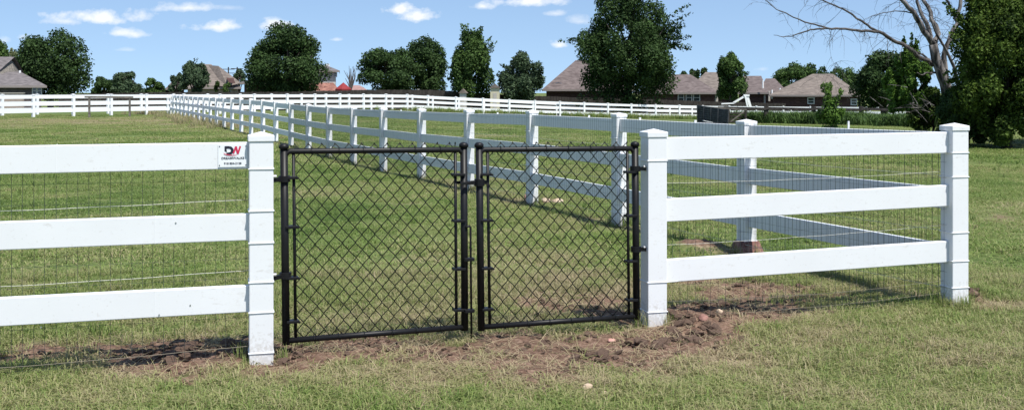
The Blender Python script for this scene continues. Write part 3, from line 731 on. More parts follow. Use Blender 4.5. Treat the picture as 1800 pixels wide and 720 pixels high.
# fork latch
q = HP(0, .815); 
lt = MB(); lt.tube([q + Vector((0, 0, -.02)), q + Vector((0, 0, .02))], .030, 12); lt.beam(q + HU * .05, q - HU * .095, .016, .022)
lt.beam(q - HU * .07 + GN * .035, q - HU * .125 + GN * .035, .010, .016); lt.beam(q - HU * .07 - GN * .035, q - HU * .125 - GN * .035, .010, .016); lt.beam(q - HU * .07 - GN * .04, q - HU * .07 + GN * .04, .012, .016)
lt.tube([q - HU * .085 + Vector((0, 0, -.005)), q - HU * .088 + Vector((0, 0, -.035)), q - HU * .09 + Vector((0, 0, -.05))], [.010, .008, .003], 8)
lt.build('fork_latch', M['black'], gr, bevel=.0015)
# drop rod
a = gpt(829, 606, 5.93); b = gpt(827, 397, 5.93)
dr = MB().tube([GP(1, .565) + GN * .025, b + Vector((-.004, 0, 0)), b + Vector((0, 0, -.008)), a], .0065, 8).build('drop_rod', M['black'], gl, smooth=True)
for py in (455, 545):
    e = gpt(829, py, 5.93); MB().beam(e + GU * .012 , e - GU * .045, .04, .018).build('rod_guide', M['black'], dr, bevel=.002)

# ------------------------------------------------------------------ rocks and block
def rock(px, py, w, h, m, label, seed, flat=.7, Y=None, lift=0):
    x, y = gp(px, py)
    if Y: y = Y; x = (px - CX) / F * Y
    bm = bmesh.new(); bmesh.ops.create_icosphere(bm, subdivisions=3, radius=1)
    for v in bm.verts:
        v.co *= 1 + .28 * mnoise.noise(v.co * 1.2 + Vector((seed * 3.3, 0, 0))) + .10 * mnoise.noise(v.co * 3.5 + Vector((0, seed * 2.1, 0)))
        v.co = Vector((v.co.x * w / 2, v.co.y * w * .38, v.co.z * h / 2))
    me = bpy.data.meshes.new('rock'); bm.to_mesh(me); bm.free(); me.materials.append(m)
    for p in me.polygons: p.use_smooth = True
    o = bpy.data.objects.new('rock', me); COL.objects.link(o); o.location = (x, y, float(gz_at(x, y)) + h * .22 + lift); o.rotation_euler[2] = seed
    tag(o, label, 'rock')
rock(927, 352, .085, .15, M['rock_pink'], 'pink upright stone at the foot of a fence post behind the gate', 1, lift=.02)
rock(958, 353, .17, .08, M['rock_tan'], 'tan stone in the grass beside the pink stone', 2)
rock(980, 354, .15, .08, M['rock_tan'], 'smaller pale tan stone at the right end of the stones behind the gate', 0.3)
rock(1033, 683, .060, .030, M['rock_tan'], 'pinkish tan stone in the foreground grass below the gate', 4)
rock(1062, 690, .035, .02, M['rock_tan'], 'tiny pale stone just right of the foreground tan stone', 5)
rock(1075, 596, .05, .03, M['rock_pink'], 'reddish clod of hard soil on the bare dirt near the gate foot', 6)
rock(1236, 570, .07, .05, M['stone_red'], 'reddish lump of clay on the mound beside the right gate post', 7)
rock(1265, 562, .055, .045, M['rock_tan'], 'light brown lump of clay right of the reddish lump', 8)
rock(1580, 562, .05, .025, M['rock_tan'], 'pale flat stone in the grass in front of the right fence panel', 9)
rock(1712, 528, .08, .06, M['soil'], 'tan clod of dug soil behind the corner post', 10)
# tapered red stone block at foot of the next post
q = pts[1]; rb = thing('stone_block', 'dark red tapered stone block round the foot of the post behind the right fence panel', 'stone', (q.x, q.y, q.z))
def frust(c, w1, d1, w2_, d2, z0, z1, rz):
    b = MB(); vs = []
    for (w_, d_, z) in ((w1, d1, z0), (w2_, d2, z1)):
        for i, j in ((-1, -1), (1, -1), (1, 1), (-1, 1)):
            v = Matrix.Rotation(rz, 3, 'Z') @ Vector((i * w_ / 2, j * d_ / 2, 0)); vs.append((c.x + v.x, c.y + v.y, z))
    return b.add(vs, [(3, 2, 1, 0), (4, 5, 6, 7), (0, 1, 5, 4), (1, 2, 6, 5), (2, 3, 7, 6), (3, 0, 4, 7)])
frust(q, .25, .27, .15, .155, q.z - .03, q.z + .15, RZ3).build('block', M['stone_red'], rb, bevel=.008)

# ------------------------------------------------------------------ trees
def leaf_quads(C, size, nrm_bias, r):
    """C (n,3) centres, size (n,), returns quads (4n,3)"""
    n = len(C); a = r.normal(size=(n, 3)) + nrm_bias; a /= np.linalg.norm(a, axis=1)[:, None]
    t = np.cross(a, r.normal(size=(n, 3))); t /= np.linalg.norm(t, axis=1)[:, None]; b = np.cross(a, t)
    L = size[:, None] * .62; W_ = size[:, None] * .38
    bend = a * size[:, None] * .12
    q = np.stack([C - t * L, C + b * W_ - bend, C + t * L, C - b * W_ - bend], 1)
    return q.reshape(-1, 3)
def crown_pts(c, rad, n, r, nl, lr=(.28, .42), shell=(.55, 1.05), top_narrow=0, drop=0, flatbase=0):
    """lobes placed in an ellipsoid rad=(rx,ry,rz) about c"""
    rad = np.array(rad, float); lob = []
    while len(lob) < nl:
        p = r.normal(size=3); p /= np.linalg.norm(p); p *= r.uniform(.45, .80)
        if p[2] > 0 and top_narrow: p[:2] *= 1 - top_narrow * p[2]
        if p[2] < 0 and flatbase > 1: p[:2] *= 1 + .45 * abs(p[2]); p[2] *= 1.12
        if flatbase and p[2] < -flatbase: continue
        lob.append((p, r.uniform(*lr)))
    C = []; O = []
    w = np.array([l[1] ** 2 for l in lob]); w /= w.sum(); cnt = r.multinomial(n, w)
    for (p, s), k in zip(lob, cnt):
        d = r.normal(size=(k, 3)); d[:, 2] += .25; d /= np.linalg.norm(d, axis=1)[:, None]
        # each lobe is broken into sprays
        m = 1 + .25 * np.sin(d[:, 0] * 7 + s * 40) * np.sin(d[:, 1] * 6 + s * 90) * np.sin(d[:, 2] * 8)
        rr = s * r.uniform(*shell, k) * m
        C.append(p + d * rr[:, None]); O.append(d)
    C = np.concatenate(C); O = np.concatenate(O)
    return C * rad + np.array(c), O
def limbs(base, top, r0, crown_c, rad, r, nl=9, droop=0):
    mb = MB(); base = Vector(base); top = Vector(top)
    pts_ = [base.lerp(top, t) + Vector((r.normal() * r0 * .5, r.normal() * r0 * .5, 0)) * (t > 0) for t in np.linspace(0, 1, 6)]
    mb.tube(pts_, [r0 * (1.25 if t == 0 else 1 - .75 * t) for t in np.linspace(0, 1, 6)], 9)
    for k in range(nl):
        t = r.uniform(.25, .95); s = base.lerp(top, t); d = r.normal(size=3); d /= np.linalg.norm(d); d[2] = abs(d[2]) * .6 + .1
        e = Vector(crown_c) + Vector(d * np.array(rad) * .72)
        mid = s.lerp(e, .5) + Vector((0, 0, .08 * (e - s).length)); rr = r0 * (1 - .7 * t) * .6
        mb.tube([s, mid, e], [rr, rr * .6, rr * .15], 6)
    return mb
def tree(name, label, px0, px1, py0, py1, Y, leaf='leaf_dark', n=6000, size=.24, seed=1, nl=26, gap=1.0, group=None, depth=1.0, cat='tree', top_narrow=0, flat=.75, trunk=.22, gz=None, lr=(.28, .42), extra=(), base_px=None):
    r = np.random.default_rng(seed); A = at(px0, py0, Y); B = at(px1, py1, Y)
    cx, cz = (A.x + B.x) / 2, (A.z + B.z) / 2; rx = (B.x - A.x) / 2 * 1.05; rz = (A.z - B.z) / 2 * 1.02
    g = float(terrain(cx, Y)) if gz is None else gz
    bx = (base_px - CX) / F * Y if base_px else cx
    root = thing(name, label, cat, (bx, Y, g), group)
    ry = rx * depth
    C, O = crown_pts((cx, Y, cz), (rx, ry, rz), int(n * 1.9), r, nl, lr=lr, top_narrow=top_narrow, flatbase=flat)
    for (fx, fz, fr, k) in extra:          # outlying sprays, fractions of the radii
        yo = r.uniform(-.3, .3) * ry; nb = 5
        for j in range(nb):                    # a few ragged twigs of leaves reaching outwards
            kk = k // nb; t = r.uniform(.5, 1.0, kk); ax, az_ = fx + r.normal(0, fr * .45), fz + r.normal(0, fr * .45); sp = fr * rx * .55 * (1.25 - t)
            d = r.normal(size=(kk, 3)); C = np.concatenate([C, np.stack([cx + ax * rx * t, Y + yo * t, cz + az_ * rz * t], 1) + d * sp[:, None]]); O = np.concatenate([O, d])
    C[:, 2] = np.maximum(C[:, 2], g + .1)
    s = size * .76 * r.uniform(.5, 1.4, len(C))
    q = leaf_quads(C, s, O * 1.1 + np.array((0, 0, .35)), r)
    npmesh('crown', q, 4, len(C), M[leaf], root)
    limbs((bx, Y, g - .1), (cx, Y, cz + rz * .45), trunk, (cx, Y, cz), (rx, ry, rz), r).build('trunk', M['bark'], root, smooth=True)
    return root
tree('tree', 'large round dark green tree just right of the grey roofed house at the far left', 27, 153, 55, 182, 100, n=15000, size=.26, seed=41, nl=70, flat=2, trunk=.3, lr=(.26, .36), depth=.9)
tree('tree', 'tree top rising behind the roof at the left edge', -30, 15, 72, 150, 128, n=3500, size=.3, seed=2, nl=14, leaf='leaf_mid')
tree('tree', 'thin pale leaved treetop between the left roof and the big round tree', 14, 36, 76, 140, 112, n=900, size=.26, seed=3, nl=9, leaf='leaf_pale', trunk=.1)
tree('tree', 'small dark rounded tree left of the bluish one in the open gap', 162, 206, 136, 170, 120, n=3500, size=.26, seed=4, nl=16, flat=2)
tree('tree', 'airy bluish green tree with a pointed top in the open gap', 194, 252, 114, 172, 118, n=4200, size=.27, seed=5, nl=20, leaf='leaf_grey', top_narrow=.4, lr=(.2, .36), flat=2)
tree('tree', 'low green tree to the right of the bluish pointed tree', 246, 284, 138, 168, 130, n=2200, size=.28, seed=6, nl=12, leaf='leaf_mid', flat=2)
tree('tree', 'dark low bush line tree before the tan hipped roof', 268, 300, 148, 168, 132, n=1400, size=.28, seed=66, nl=9, leaf='leaf_dark', flat=2)
tree('tree', 'feathery grey green tree standing before the tan hipped roof', 314, 373, 102, 168, 95, n=4600, size=.2, seed=7, nl=24, leaf='leaf_grey', top_narrow=.5, lr=(.18, .32), flat=2, extra=[(-.8, -.4, .25, 160), (.7, -.3, .25, 160), (0, 1.0, .18, 60)])
tree('tree', 'small greyish bush left of the feathery tree', 298, 326, 128, 166, 99, n=1200, size=.2, seed=8, nl=9, leaf='leaf_grey', flat=2)
tree('shrub', 'small upright shrub before the tan roofed house, left of a similar one', 376, 390, 142, 166, 97, n=500, size=.18, seed=9, nl=6, leaf='leaf_mid', cat='shrub', group='shrubs before the tan house', trunk=.05)
tree('shrub', 'small upright shrub nearest the low brick wing of the tan roofed house', 392, 408, 143, 166, 97.5, n=500, size=.18, seed=10, nl=6, leaf='leaf_mid', cat='shrub', group='shrubs before the tan house', trunk=.05)
tree('tree', 'small distant green tree just left of the tallest round tree', 408, 432, 122, 150, 135, n=1300, size=.3, seed=11, nl=9, leaf='leaf_grey')
tree('tree', 'broad dark round tree in front of the two storey house', 435, 572, 42, 178, 98, n=17000, size=.25, seed=12, nl=52, flat=2, trunk=.32, lr=(.22, .34), depth=.9, extra=[(-.85, -.45, .25, 700), (-.7, -.62, .25, 600)])
tree('tree', 'leftmost of the three dark trees behind the far fence middle', 624, 734, 78, 170, 100, n=12500, size=.24, seed=13, nl=46, leaf='leaf_dark', lr=(.20, .32), flat=1.02, base_px=672)
tree('tree', 'middle dark tree with a domed top and bluish cast', 694, 790, 69, 170, 104, n=11500, size=.25, seed=14, nl=42, leaf='leaf_dark', lr=(.20, .32), flat=1.02, base_px=740)
tree('tree', 'tall ragged tree with a forked pointed crown near the middle', 786, 868, 50, 186, 97, n=10500, size=.25, seed=15, nl=38, leaf='leaf_mid', top_narrow=.35, lr=(.2, .34), flat=2, extra=[(-.3, 1.0, .22, 260), (.45, .93, .2, 260), (.85, .7, .16, 160), (.98, .55, .12, 120), (-.9, -.2, .2, 300), (-.1, .95, .2, 260), (.95, -.2, .2, 300)])
tree('tree', 'medium loose crowned tree right of the tall ragged one', 876, 956, 84, 188, 97, n=8000, size=.24, seed=16, nl=34, leaf='leaf_grey', top_narrow=.4, lr=(.2, .32), flat=2, extra=[(-.95, .1, .16, 130), (-.8, .4, .12, 90), (-.9, -.3, .2, 200)])
tree('tree', 'largest dark green tree, its top cut by the picture edge', 1004, 1204, -56, 204, 92, n=27000, size=.24, seed=17, nl=120, leaf='leaf_dark', flat=2, trunk=.4, lr=(.11, .20), depth=.85, extra=[(-.95, 0, .14, 500), (.95, .22, .12, 400), (.98, -.02, .12, 400), (-.8, -.18, .15, 500), (.75, -.5, .18, 500), (-.75, -.7, .25, 900), (.6, -.75, .25, 900), (0, -.8, .3, 1200), (1.0, .4, .09, 200)])
tree('tree', 'slim dark tree standing between two brown roofed houses', 1256, 1316, 88, 180, 93, n=6500, size=.22, seed=18, nl=32, leaf='leaf_mid', top_narrow=.3, lr=(.2, .32), flat=2, extra=[(.7, -.1, .25, 300), (1.0, .05, .15, 120), (-.7, .3, .2, 200)])
tree('tree', 'small treetop peeking above the brown roof, left of its twin', 1212, 1232, 114, 150, 165, n=900, size=.34, seed=19, nl=7, group='treetops above the brown roof')
tree('tree', 'small treetop peeking above the brown roof beside the slim tree', 1231, 1252, 116, 150, 168, n=900, size=.34, seed=20, nl=7, group='treetops above the brown roof')
tree('tree', 'low treetops just right of the largest tree', 1180, 1214, 122, 160, 160, n=1600, size=.34, seed=21, nl=9)
tree('tree', 'low dark tree above the roof between the middle houses', 938, 985, 118, 170, 160, n=900, size=.34, seed=61, nl=9) if False else None
tree('tree', 'green tree behind the pyramid roof, leftmost of its row', 1356, 1428, 108, 172, 150, n=4200, size=.34, seed=22, nl=22, leaf='leaf_mid', group='trees behind the pyramid roof')
tree('tree', 'darker middle tree behind the pyramid roof peak', 1412, 1462, 106, 172, 158, n=3200, size=.34, seed=23, nl=20, leaf='leaf_dark', group='trees behind the pyramid roof')
tree('tree', 'rounded rightmost tree behind the pyramid roof', 1450, 1512, 113, 175, 152, n=3600, size=.34, seed=24, nl=20, leaf='leaf_mid', group='trees behind the pyramid roof')
tree('tree', 'dense dark round tree right of the pyramid roofed house', 1500, 1612, 84, 190, 70, n=14000, size=.18, seed=25, nl=46, leaf='leaf_dark', flat=2, trunk=.28, lr=(.2, .32))
tree('sapling', 'thin leafy sapling in front of the pyramid roofed house', 1436, 1486, 134, 226, 44, n=1500, size=.105, seed=26, nl=22, leaf='leaf_bright', lr=(.12, .24), cat='tree', flat=2, trunk=.04, extra=[(-.1, -.7, .6, 700), (.1, -.9, .7, 800), (0, -.35, .4, 400)])
# leafy live shoots at the left of the dead tree
tree('tree', 'bright green leafy regrowth leaning against the dead tree', 1550, 1648, 60, 215, 31, n=12000, size=.10, seed=27, nl=70, leaf='leaf_bright', top_narrow=.75, lr=(.10, .18), flat=2, trunk=.05, extra=[(-.3, .92, .10, 130), (.05, 1.02, .09, 120), (.2, .82, .12, 180), (-.55, -.1, .2, 260)], base_px=1625)
tree('shrub', 'green undergrowth at the foot of the dead tree', 1590, 1690, 150, 250, 30.5, n=7000, size=.09, seed=28, nl=50, leaf='leaf_shrub', lr=(.12, .22), cat='shrub', flat=2, trunk=.04)
# the big dark shrub mass at right
tree('shrub', 'huge dark green shrub filling the right edge behind the corner post', 1668, 1870, -46, 262, 27.2, n=52000, size=.088, seed=29, nl=230, leaf='leaf_shrub', lr=(.11, .20), cat='shrub', flat=2, trunk=.12, depth=.8, extra=[(-.95, .6, .12, 500), (-1.0, .3, .10, 350), (-.75, .8, .15, 600), (-.9, -.2, .15, 600), (-.6, .9, .15, 600)])
tree('shrub', 'second dark shrub merging into the huge one beyond the right edge', 1800, 2100, -60, 265, 28.5, n=26000, size=.11, seed=30, nl=90, leaf='leaf_shrub', lr=(.13, .22), cat='shrub', flat=2, trunk=.12)
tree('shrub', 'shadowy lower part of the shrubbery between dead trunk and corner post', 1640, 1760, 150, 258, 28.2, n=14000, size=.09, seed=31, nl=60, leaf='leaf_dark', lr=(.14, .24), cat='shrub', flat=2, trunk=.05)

# the dead tree
DY = 30.0
dt = thing('dead_tree', 'leaning dead tree with bleached bark and long bare branches', 'tree', (at(1672, 250, DY).x, DY, 0.0))
rr_ = random.Random(3)
def limb(path, w0, w1, name='limb', m='dead', y0=0, y1=0, n=10, rough=.0):
    P_ = []; k = len(path)
    for i, (a, b) in enumerate(path):
        t = i / (k - 1); P_.append(at(a, b, DY + y0 * (1 - t) + y1 * t))
    out = [P_[0]]
    for i in range(1, k):
        for s in (1 / 3, 2 / 3, 1):
            q = P_[i - 1].lerp(P_[i], s); L = (P_[i] - P_[i - 1]).length
            if s < 1: q += Vector((rr_.gauss(0, .03), rr_.gauss(0, .05), rr_.gauss(0, .03))) * L
            out.append(q)
    mpp = DY / F; ws = [(w0 + (w1 - w0) * (i / (len(out) - 1))) * mpp / 2 for i in range(len(out))]
    o = MB().tube(out, ws, n).build(name, M[m], dt, smooth=True); return o, out, ws
tr_o, tpts, _ = limb([(1676, 252), (1672, 205), (1664, 159), (1651, 119), (1640, 78)], 24, 15, 'trunk', y0=0, y1=-.3, n=14)
A1 = limb([(1640, 78), (1617, 40), (1597, 14), (1577, -10), (1566, -40)], 11, 5, y0=-.3, y1=-.9)[1]
A2 = limb([(1642, 84), (1650, 60), (1636, 22), (1620, -6), (1606, -46)], 9, 5, y0=-.3, y1=.5)[1]
A3 = limb([(1640, 80), (1632, 50), (1621, 28), (1612, 4), (1610, -30)], 9, 4, y0=-.3, y1=-.1)[1]
A4 = limb([(1662, 150), (1659, 100), (1672, 60), (1684, 40), (1689, -2), (1700, -50)], 10, 5, y0=.2, y1=.8)[1]
A5 = limb([(1683, 42), (1678, 26), (1660, -4), (1648, -40)], 6, 3, y0=.7, y1=.3)[1]
A6 = limb([(1690, 170), (1678, 120), (1664, 90), (1646, 60), (1636, 30)], 7, 2.5, y0=.4, y1=-.6)[1]
A7 = limb([(1680, 200), (1696, 150), (1700, 100), (1716, 50), (1740, 10), (1790, -30)], 12, 5, y0=.2, y1=.2)[1]
A8 = limb([(1716, 50), (1760, 30), (1790, 14), (1830, -20)], 5, 3, y0=-1.4, y1=-1.6)[1]
B0 = limb([(1650, 116), (1622, 104), (1596, 84), (1566, 69), (1545, 56)], 8, 5.5, m='deadtwig', y0=-.2, y1=-1.0)[1]
B1 = limb([(1545, 56), (1530, 49), (1516, 38), (1487, 19), (1468, 10), (1445, 0), (1420, -14)], 4.6, 1.6, m='deadtwig', y0=-1.0, y1=-1.3)[1]
B2 = limb([(1545, 56), (1522, 54), (1500, 53), (1478, 51), (1455, 50), (1440, 51)], 5, 3, m='deadtwig', y0=-1.0, y1=-1.6)[1]
B3 = limb([(1455, 50), (1432, 43), (1410, 37), (1388, 27), (1365, 17), (1345, 0), (1336, -12)], 3, .8, m='deadtwig', y0=-1.5, y1=-2.0)[1]
B4 = limb([(1440, 51), (1425, 52), (1408, 58), (1392, 64), (1376, 65), (1360, 62)], 3, .8, m='deadtwig', y0=-1.6, y1=-1.8)[1]
B5 = limb([(1637, 110), (1622, 96), (1610, 92), (1604, 84)], 4, 1, m='deadtwig', y0=-.2, y1=-.6)[1]
B6 = limb([(1646, 128), (1630, 128), (1618, 132), (1612, 128)], 4, 1.5, m='deadtwig', y0=-.2, y1=-.6)[1]
B7 = limb([(1605, 24), (1580, 20), (1560, 22), (1540, 26), (1520, 34)], 2.2, .6, m='deadtwig', y0=-.5, y1=-.9)[1]
# fine twigs, one spray mesh per limb
def spray(path, n, ln, down, seed, w=1.0):
    r = random.Random(seed); mb = MB(); mpp = DY / F
    for k in range(n):
        s = path[r.randrange(2, len(path))]; d = Vector((r.gauss(0, 1), r.gauss(0, .8), r.gauss(-down, .7))).normalized(); L = ln * r.uniform(.3, 1.2) * mpp
        p = [s]; 
        for i in range(5):
            d = (d + Vector((r.gauss(0, .25), r.gauss(0, .25), -.16 * (down > 0)))).normalized(); p.append(p[-1] + d * L / 5)
        mb.tube(p, [w * mpp / 2 * (1 - .16 * i) for i in range(6)], 4)
        for q in range(3):
            s2 = p[r.randrange(1, 5)]; d2 = (d + Vector((r.gauss(0, .7), r.gauss(0, .7), r.gauss(0, .5)))).normalized()
            mb.tube([s2, s2 + d2 * L * .2, s2 + d2 * L * .4 + Vector((0, 0, -.05 * L))], [w * mpp * .3, w * mpp * .24, w * mpp * .16], 3)
    mb.build('twigs', M['deadtwig'], dt)
for i, (pth, n, ln, dn, w) in enumerate([(B0, 12, 60, .5, .9), (B1, 16, 45, .3, .8), (B2, 14, 55, .8, .8), (B3, 14, 40, .1, .7), (B4, 10, 30, .1, .7), (B7, 8, 70, 1.0, .7), (A1, 16, 60, .2, .9), (A2, 12, 60, -.2, .9), (A3, 14, 70, 0, .9),
                                       (A4, 14, 50, -.3, .9), (A5, 12, 50, -.2, .9), (A6, 10, 40, 0, .9), (tpts, 18, 50, -.1, .9), (A7, 14, 60, -.3, 1), (A8, 10, 60, -.3, .9)]):
    spray(pth, n, ln, dn, 40 + i, w)
spray([at(1500, 40, 29), at(1495, 80, 29), at(1470, 110, 29), at(1445, 130, 29)], 9, 90, 1.3, 90, .55)
# fallen brushwood
def brush(px, py, Y, n, ln, seed, label, spread=20):
    r = random.Random(seed); c = at(px, py, Y); root = thing('fallen_branch', label, 'branch', (c.x, Y, float(terrain(c.x, Y)))); 
    mb = MB(); mpp = Y / F
    for k in range(n):
        s = at(px + r.gauss(0, spread), py + r.gauss(0, spread * .45), Y + r.gauss(0, .4)); d = Vector((r.gauss(-1, .8), r.gauss(0, .6), r.gauss(.35, .5))).normalized(); L = ln * r.uniform(.4, 1.3) * mpp; p = [s]
        for i in range(5): d = (d + Vector((r.gauss(0, .18), r.gauss(0, .18), -.06))).normalized(); p.append(p[-1] + d * L / 5)
        mb.tube(p, [1.4 * mpp / 2 * (1 - .15 * i) for i in range(6)], 5)
    mb.build('twigs', M['dead'], root)
brush(1624, 188, 29.3, 24, 34, 5, 'tangle of grey dead brushwood at the foot of the dead tree', 14)
brush(1580, 178, 29.5, 5, 42, 6, 'long thin fallen twigs hanging over the old wooden rail', 30)

# ------------------------------------------------------------------ houses
def wpoly(a, b, c_, d_): return [a, b, c_, d_]
def hiphouse(name, label, px0, px1, Y, dep, eave, ridge, rp0, rp1, wall='brick_dark', roof='shingle', wins=(), g=None, over=.45, gable=False, trimc='fascia', extra_label=None):
    # the house stands turned so that its flank runs away from the viewer
    pp = px0 if px0 > 900 else px1; th = -math.atan((pp - CX) / F); pvx = at(pp, eave, Y).x; ze = at(px0, eave, Y).z; Yr = Y + dep / 2
    ct, sn = math.cos(th), math.sin(th)
    def turn(p): return (pvx + (p[0] - pvx) * ct - (p[1] - Y) * sn, Y + (p[0] - pvx) * sn + (p[1] - Y) * ct, p[2])
    def solve(px, y):
        a, b_ = -200.0, 200.0
        for _ in range(50):
            m_ = (a + b_) / 2; q = turn((m_, y, 0))
            if q[1] <= 1 or q[0] / q[1] * F + CX < px: a = m_
            else: b_ = m_
        return (a + b_) / 2
    X0, X1 = solve(px0, Y), solve(px1, Y); xr0, xr1 = solve(rp0, Yr), solve(rp1, Yr); qm = turn(((xr0 + xr1) / 2, Yr, 0))
    zr = at(rp0, ridge, qm[1]).z; R0 = Vector((xr0, Yr, zr)); R1 = Vector((xr1, Yr, zr))
    def TB(mb):
        mb.v = [turn(p) for p in mb.v]; return mb
    gz = float(terrain((X0 + X1) / 2, Y)) if g is None else g
    root = thing(name, label, 'house', ((X0 + X1) / 2, Y, gz))
    wb = MB(); wb.box(((X0 + X1) / 2, Y + dep / 2 + over * 0, (gz - .2 + ze - .02) / 2), (X1 - X0 - 2 * over, dep - 2 * over, ze - .02 - gz + .2)); w = TB(wb).build('wall', M[wall], root)
    rb = MB(); zt = ze + .02
    vs = [(X0, Y, zt), (X1, Y, zt), (X1, Y + dep, zt), (X0, Y + dep, zt), (R0.x, Yr, zr), (R1.x, Yr, zr)]
    rb.add(vs, [(0, 1, 5, 4), (1, 2, 5), (2, 3, 4, 5), (3, 0, 4), (3, 2, 1, 0)]); ro = TB(rb).build('roof', M[roof], root)
    fb = MB(); h_ = .18
    fb.beam((X0, Y, zt - h_ / 2), (X1, Y, zt - h_ / 2), .05, h_); fb.beam((X0, Y + .026, zt - h_ / 2), (X0, Y + dep, zt - h_ / 2), .05, h_); fb.beam((X1, Y + .026, zt - h_ / 2), (X1, Y + dep, zt - h_ / 2), .05, h_)
    TB(fb).build('fascia', M[trimc], ro)
    yf = Y + over
    for (a, b, c_, d_) in wins:
        A = at(a, c_, yf); B = at(b, d_, yf); A.x = solve(a, yf); B.x = solve(b, yf); mb = MB(); cx = (A.x + B.x) / 2; cz = (A.z + B.z) / 2; W_ = B.x - A.x; H_ = A.z - B.z
        for (x_, z_, ww, hh) in ((A.x, cz, .09, H_), (B.x, cz, .09, H_), (cx, A.z, W_ + .09, .09), (cx, B.z, W_ + .09, .09), (cx, cz, W_, .05)):
            mb.box((x_, yf - .03, z_), (ww, .06 + (.004 if ww > hh else 0), hh))
        wf = TB(mb).build('window', M['winframe'], root); TB(MB().box((cx, yf - .012, cz), (W_ - .05, .02, H_ - .05))).build('pane', M['glass'], wf)
    return root, ro, (X0, X1, ze, zr, Yr)
def vent(ro, px, py, Y, h=.5, r=.06):
    p = at(px, py, Y); MB().tube([p - Vector((0, 0, h)), p], r, 8).build('vent_pipe', M['white'], ro)
def chimney(ro, px0, px1, py0, py1, Y, m='brick_dark'):
    A = at(px0, py0, Y); B = at(px1, py1, Y); MB().box(((A.x + B.x) / 2, Y, (A.z + B.z) / 2), (B.x - A.x, .6, A.z - B.z)).build('chimney', M[m], ro)
# far left
h1, r1, _ = hiphouse('brick_house', 'grey shingled brick house at the far left with a white roof pipe', -110, 82, 88, 9, 151, 126, -60, 36, 'brick_grey', 'shingle_grey', wins=[(57, 64, 152, 167), (65.5, 73, 152, 167)], g=-.9)
# upper cross gable
def gable_block(parent, px_ridge0, px_ridge1, py_ridge, py_low, Yf, Yb, px_l, m, facem):
    pass
A = at(26, 100, 92); B = at(-80, 100, 92); lo = 4.0
b = MB(); z0 = at(0, 140, 88).z; zr = A.z; xr = A.x; xl = B.x
b.add([(xl, 88.4, z0), (xr - .45, 88.4, z0), (xl, 92, zr), (xr, 92, zr), (xl, 95.6, z0), (xr - .45, 95.6, z0)], [(0, 1, 3, 2), (2, 3, 5, 4), (0, 2, 4), (0, 4, 5, 1)])
gr_ = b.build('upper_roof', M['shingle_grey'], r1)
b = MB(); b.add([(xr - .5, 88.9, z0 + .3), (xr + .25, 91.6, at(0, 128, 90).z), (xr - .35, 92, zr - .15), (xr - .5, 95.2, z0)], [(0, 1, 2), (1, 3, 2)]); b.build('gable_face', M['grey_wood'], r1)
vent(r1, 35, 124, 91, 1.0, .09); 
bw = MB(); A = at(-120, 165, 70); B = at(42, 176, 70)
wl = thing('brick_wall', 'low pale brick garden wall before the far left house', 'wall', ((A.x + B.x) / 2, 72, float(terrain(A.x, 72)))); zt_ = at(0, 164.5, 72).z
MB().box(((at(-120, 0, 72).x + at(41, 0, 72).x) / 2, 72, zt_ / 2 - .2), (at(41, 0, 72).x - at(-120, 0, 72).x, .25, zt_ + .4)).build('wall', M['brick_tan'], wl)
MB().box(((at(-120, 0, 72).x + at(41, 0, 72).x) / 2, 72, zt_ + .03), (at(41, 0, 72).x - at(-120, 0, 72).x + .1, .32, .06)).build('coping', M['trim'], wl)
# tan roof house
h2, r2, _ = hiphouse('brick_house', 'brick house with a tall tan hipped roof behind the feathery tree', 322, 424, 118, 12, 154, 113, 353, 371, 'brick_tan', 'shingle_tan', wins=[(400, 406, 155, 163)], g=-1.0)
b = MB(); Yd = 117.6
A = at(356, 112, 123); b.add([at(352, 113.5, 124), at(384, 116, 121), at(424, 146, 118), at(330, 150, 117.7), at(400, 152, 117.2), at(384, 116, 128), at(352, 113.5, 128)], [(0, 3, 4, 1), (1, 4, 2), (0, 1, 5, 6)]); b.build('front_roof', M['shingle_tan'], r2)
b = MB(); b.add([at(402, 145, 116.5), at(398, 137, 117), at(410, 137, 117), at(414, 147, 116.4), at(400, 136, 120), at(412, 140, 120)], [(0, 3, 2, 1), (1, 2, 5, 4)]); b.build('dormer', M['brick_dark'], r2)
h2b = hiphouse('brick_house', 'low dark brick wing house left of the broad round tree', 421, 500, 108, 9, 145.5, 136.5, 450, 480, 'brick_dark', 'shingle_grey', g=-1.0)
h2c = hiphouse('house', 'partly hidden low house left of the tan roofed house', 291, 330, 128, 9, 156, 140, 305, 318, 'brick_dark', 'shingle', g=-1.0)
h2d = hiphouse('house', 'tiny distant house with a low roof left of the tan roofed house', 258, 292, 150, 9, 160, 153.5, 266, 284, 'brick_dark', 'shingle', g=-1.2)
# two storey house
h3, r3, _ = hiphouse('house', 'two storey house with pale siding showing right of the broad round tree', 520, 597, 122, 10, 124.5, 115, 535, 574, 'siding', 'shingle_grey', wins=[(573, 577, 128, 135), (580, 584, 128, 135), (587, 592, 128, 135)], g=-1.1)
chimney(r3, 574, 579, 112.5, 118, 127, 'white')
h3b, r3b, _ = hiphouse('house', 'low wing with a mottled rust red roof under the two storey house', 531, 598, 112, 9, 160, 145.5, 548, 586, 'brick_dark', 'rust_roof', g=-1.0)
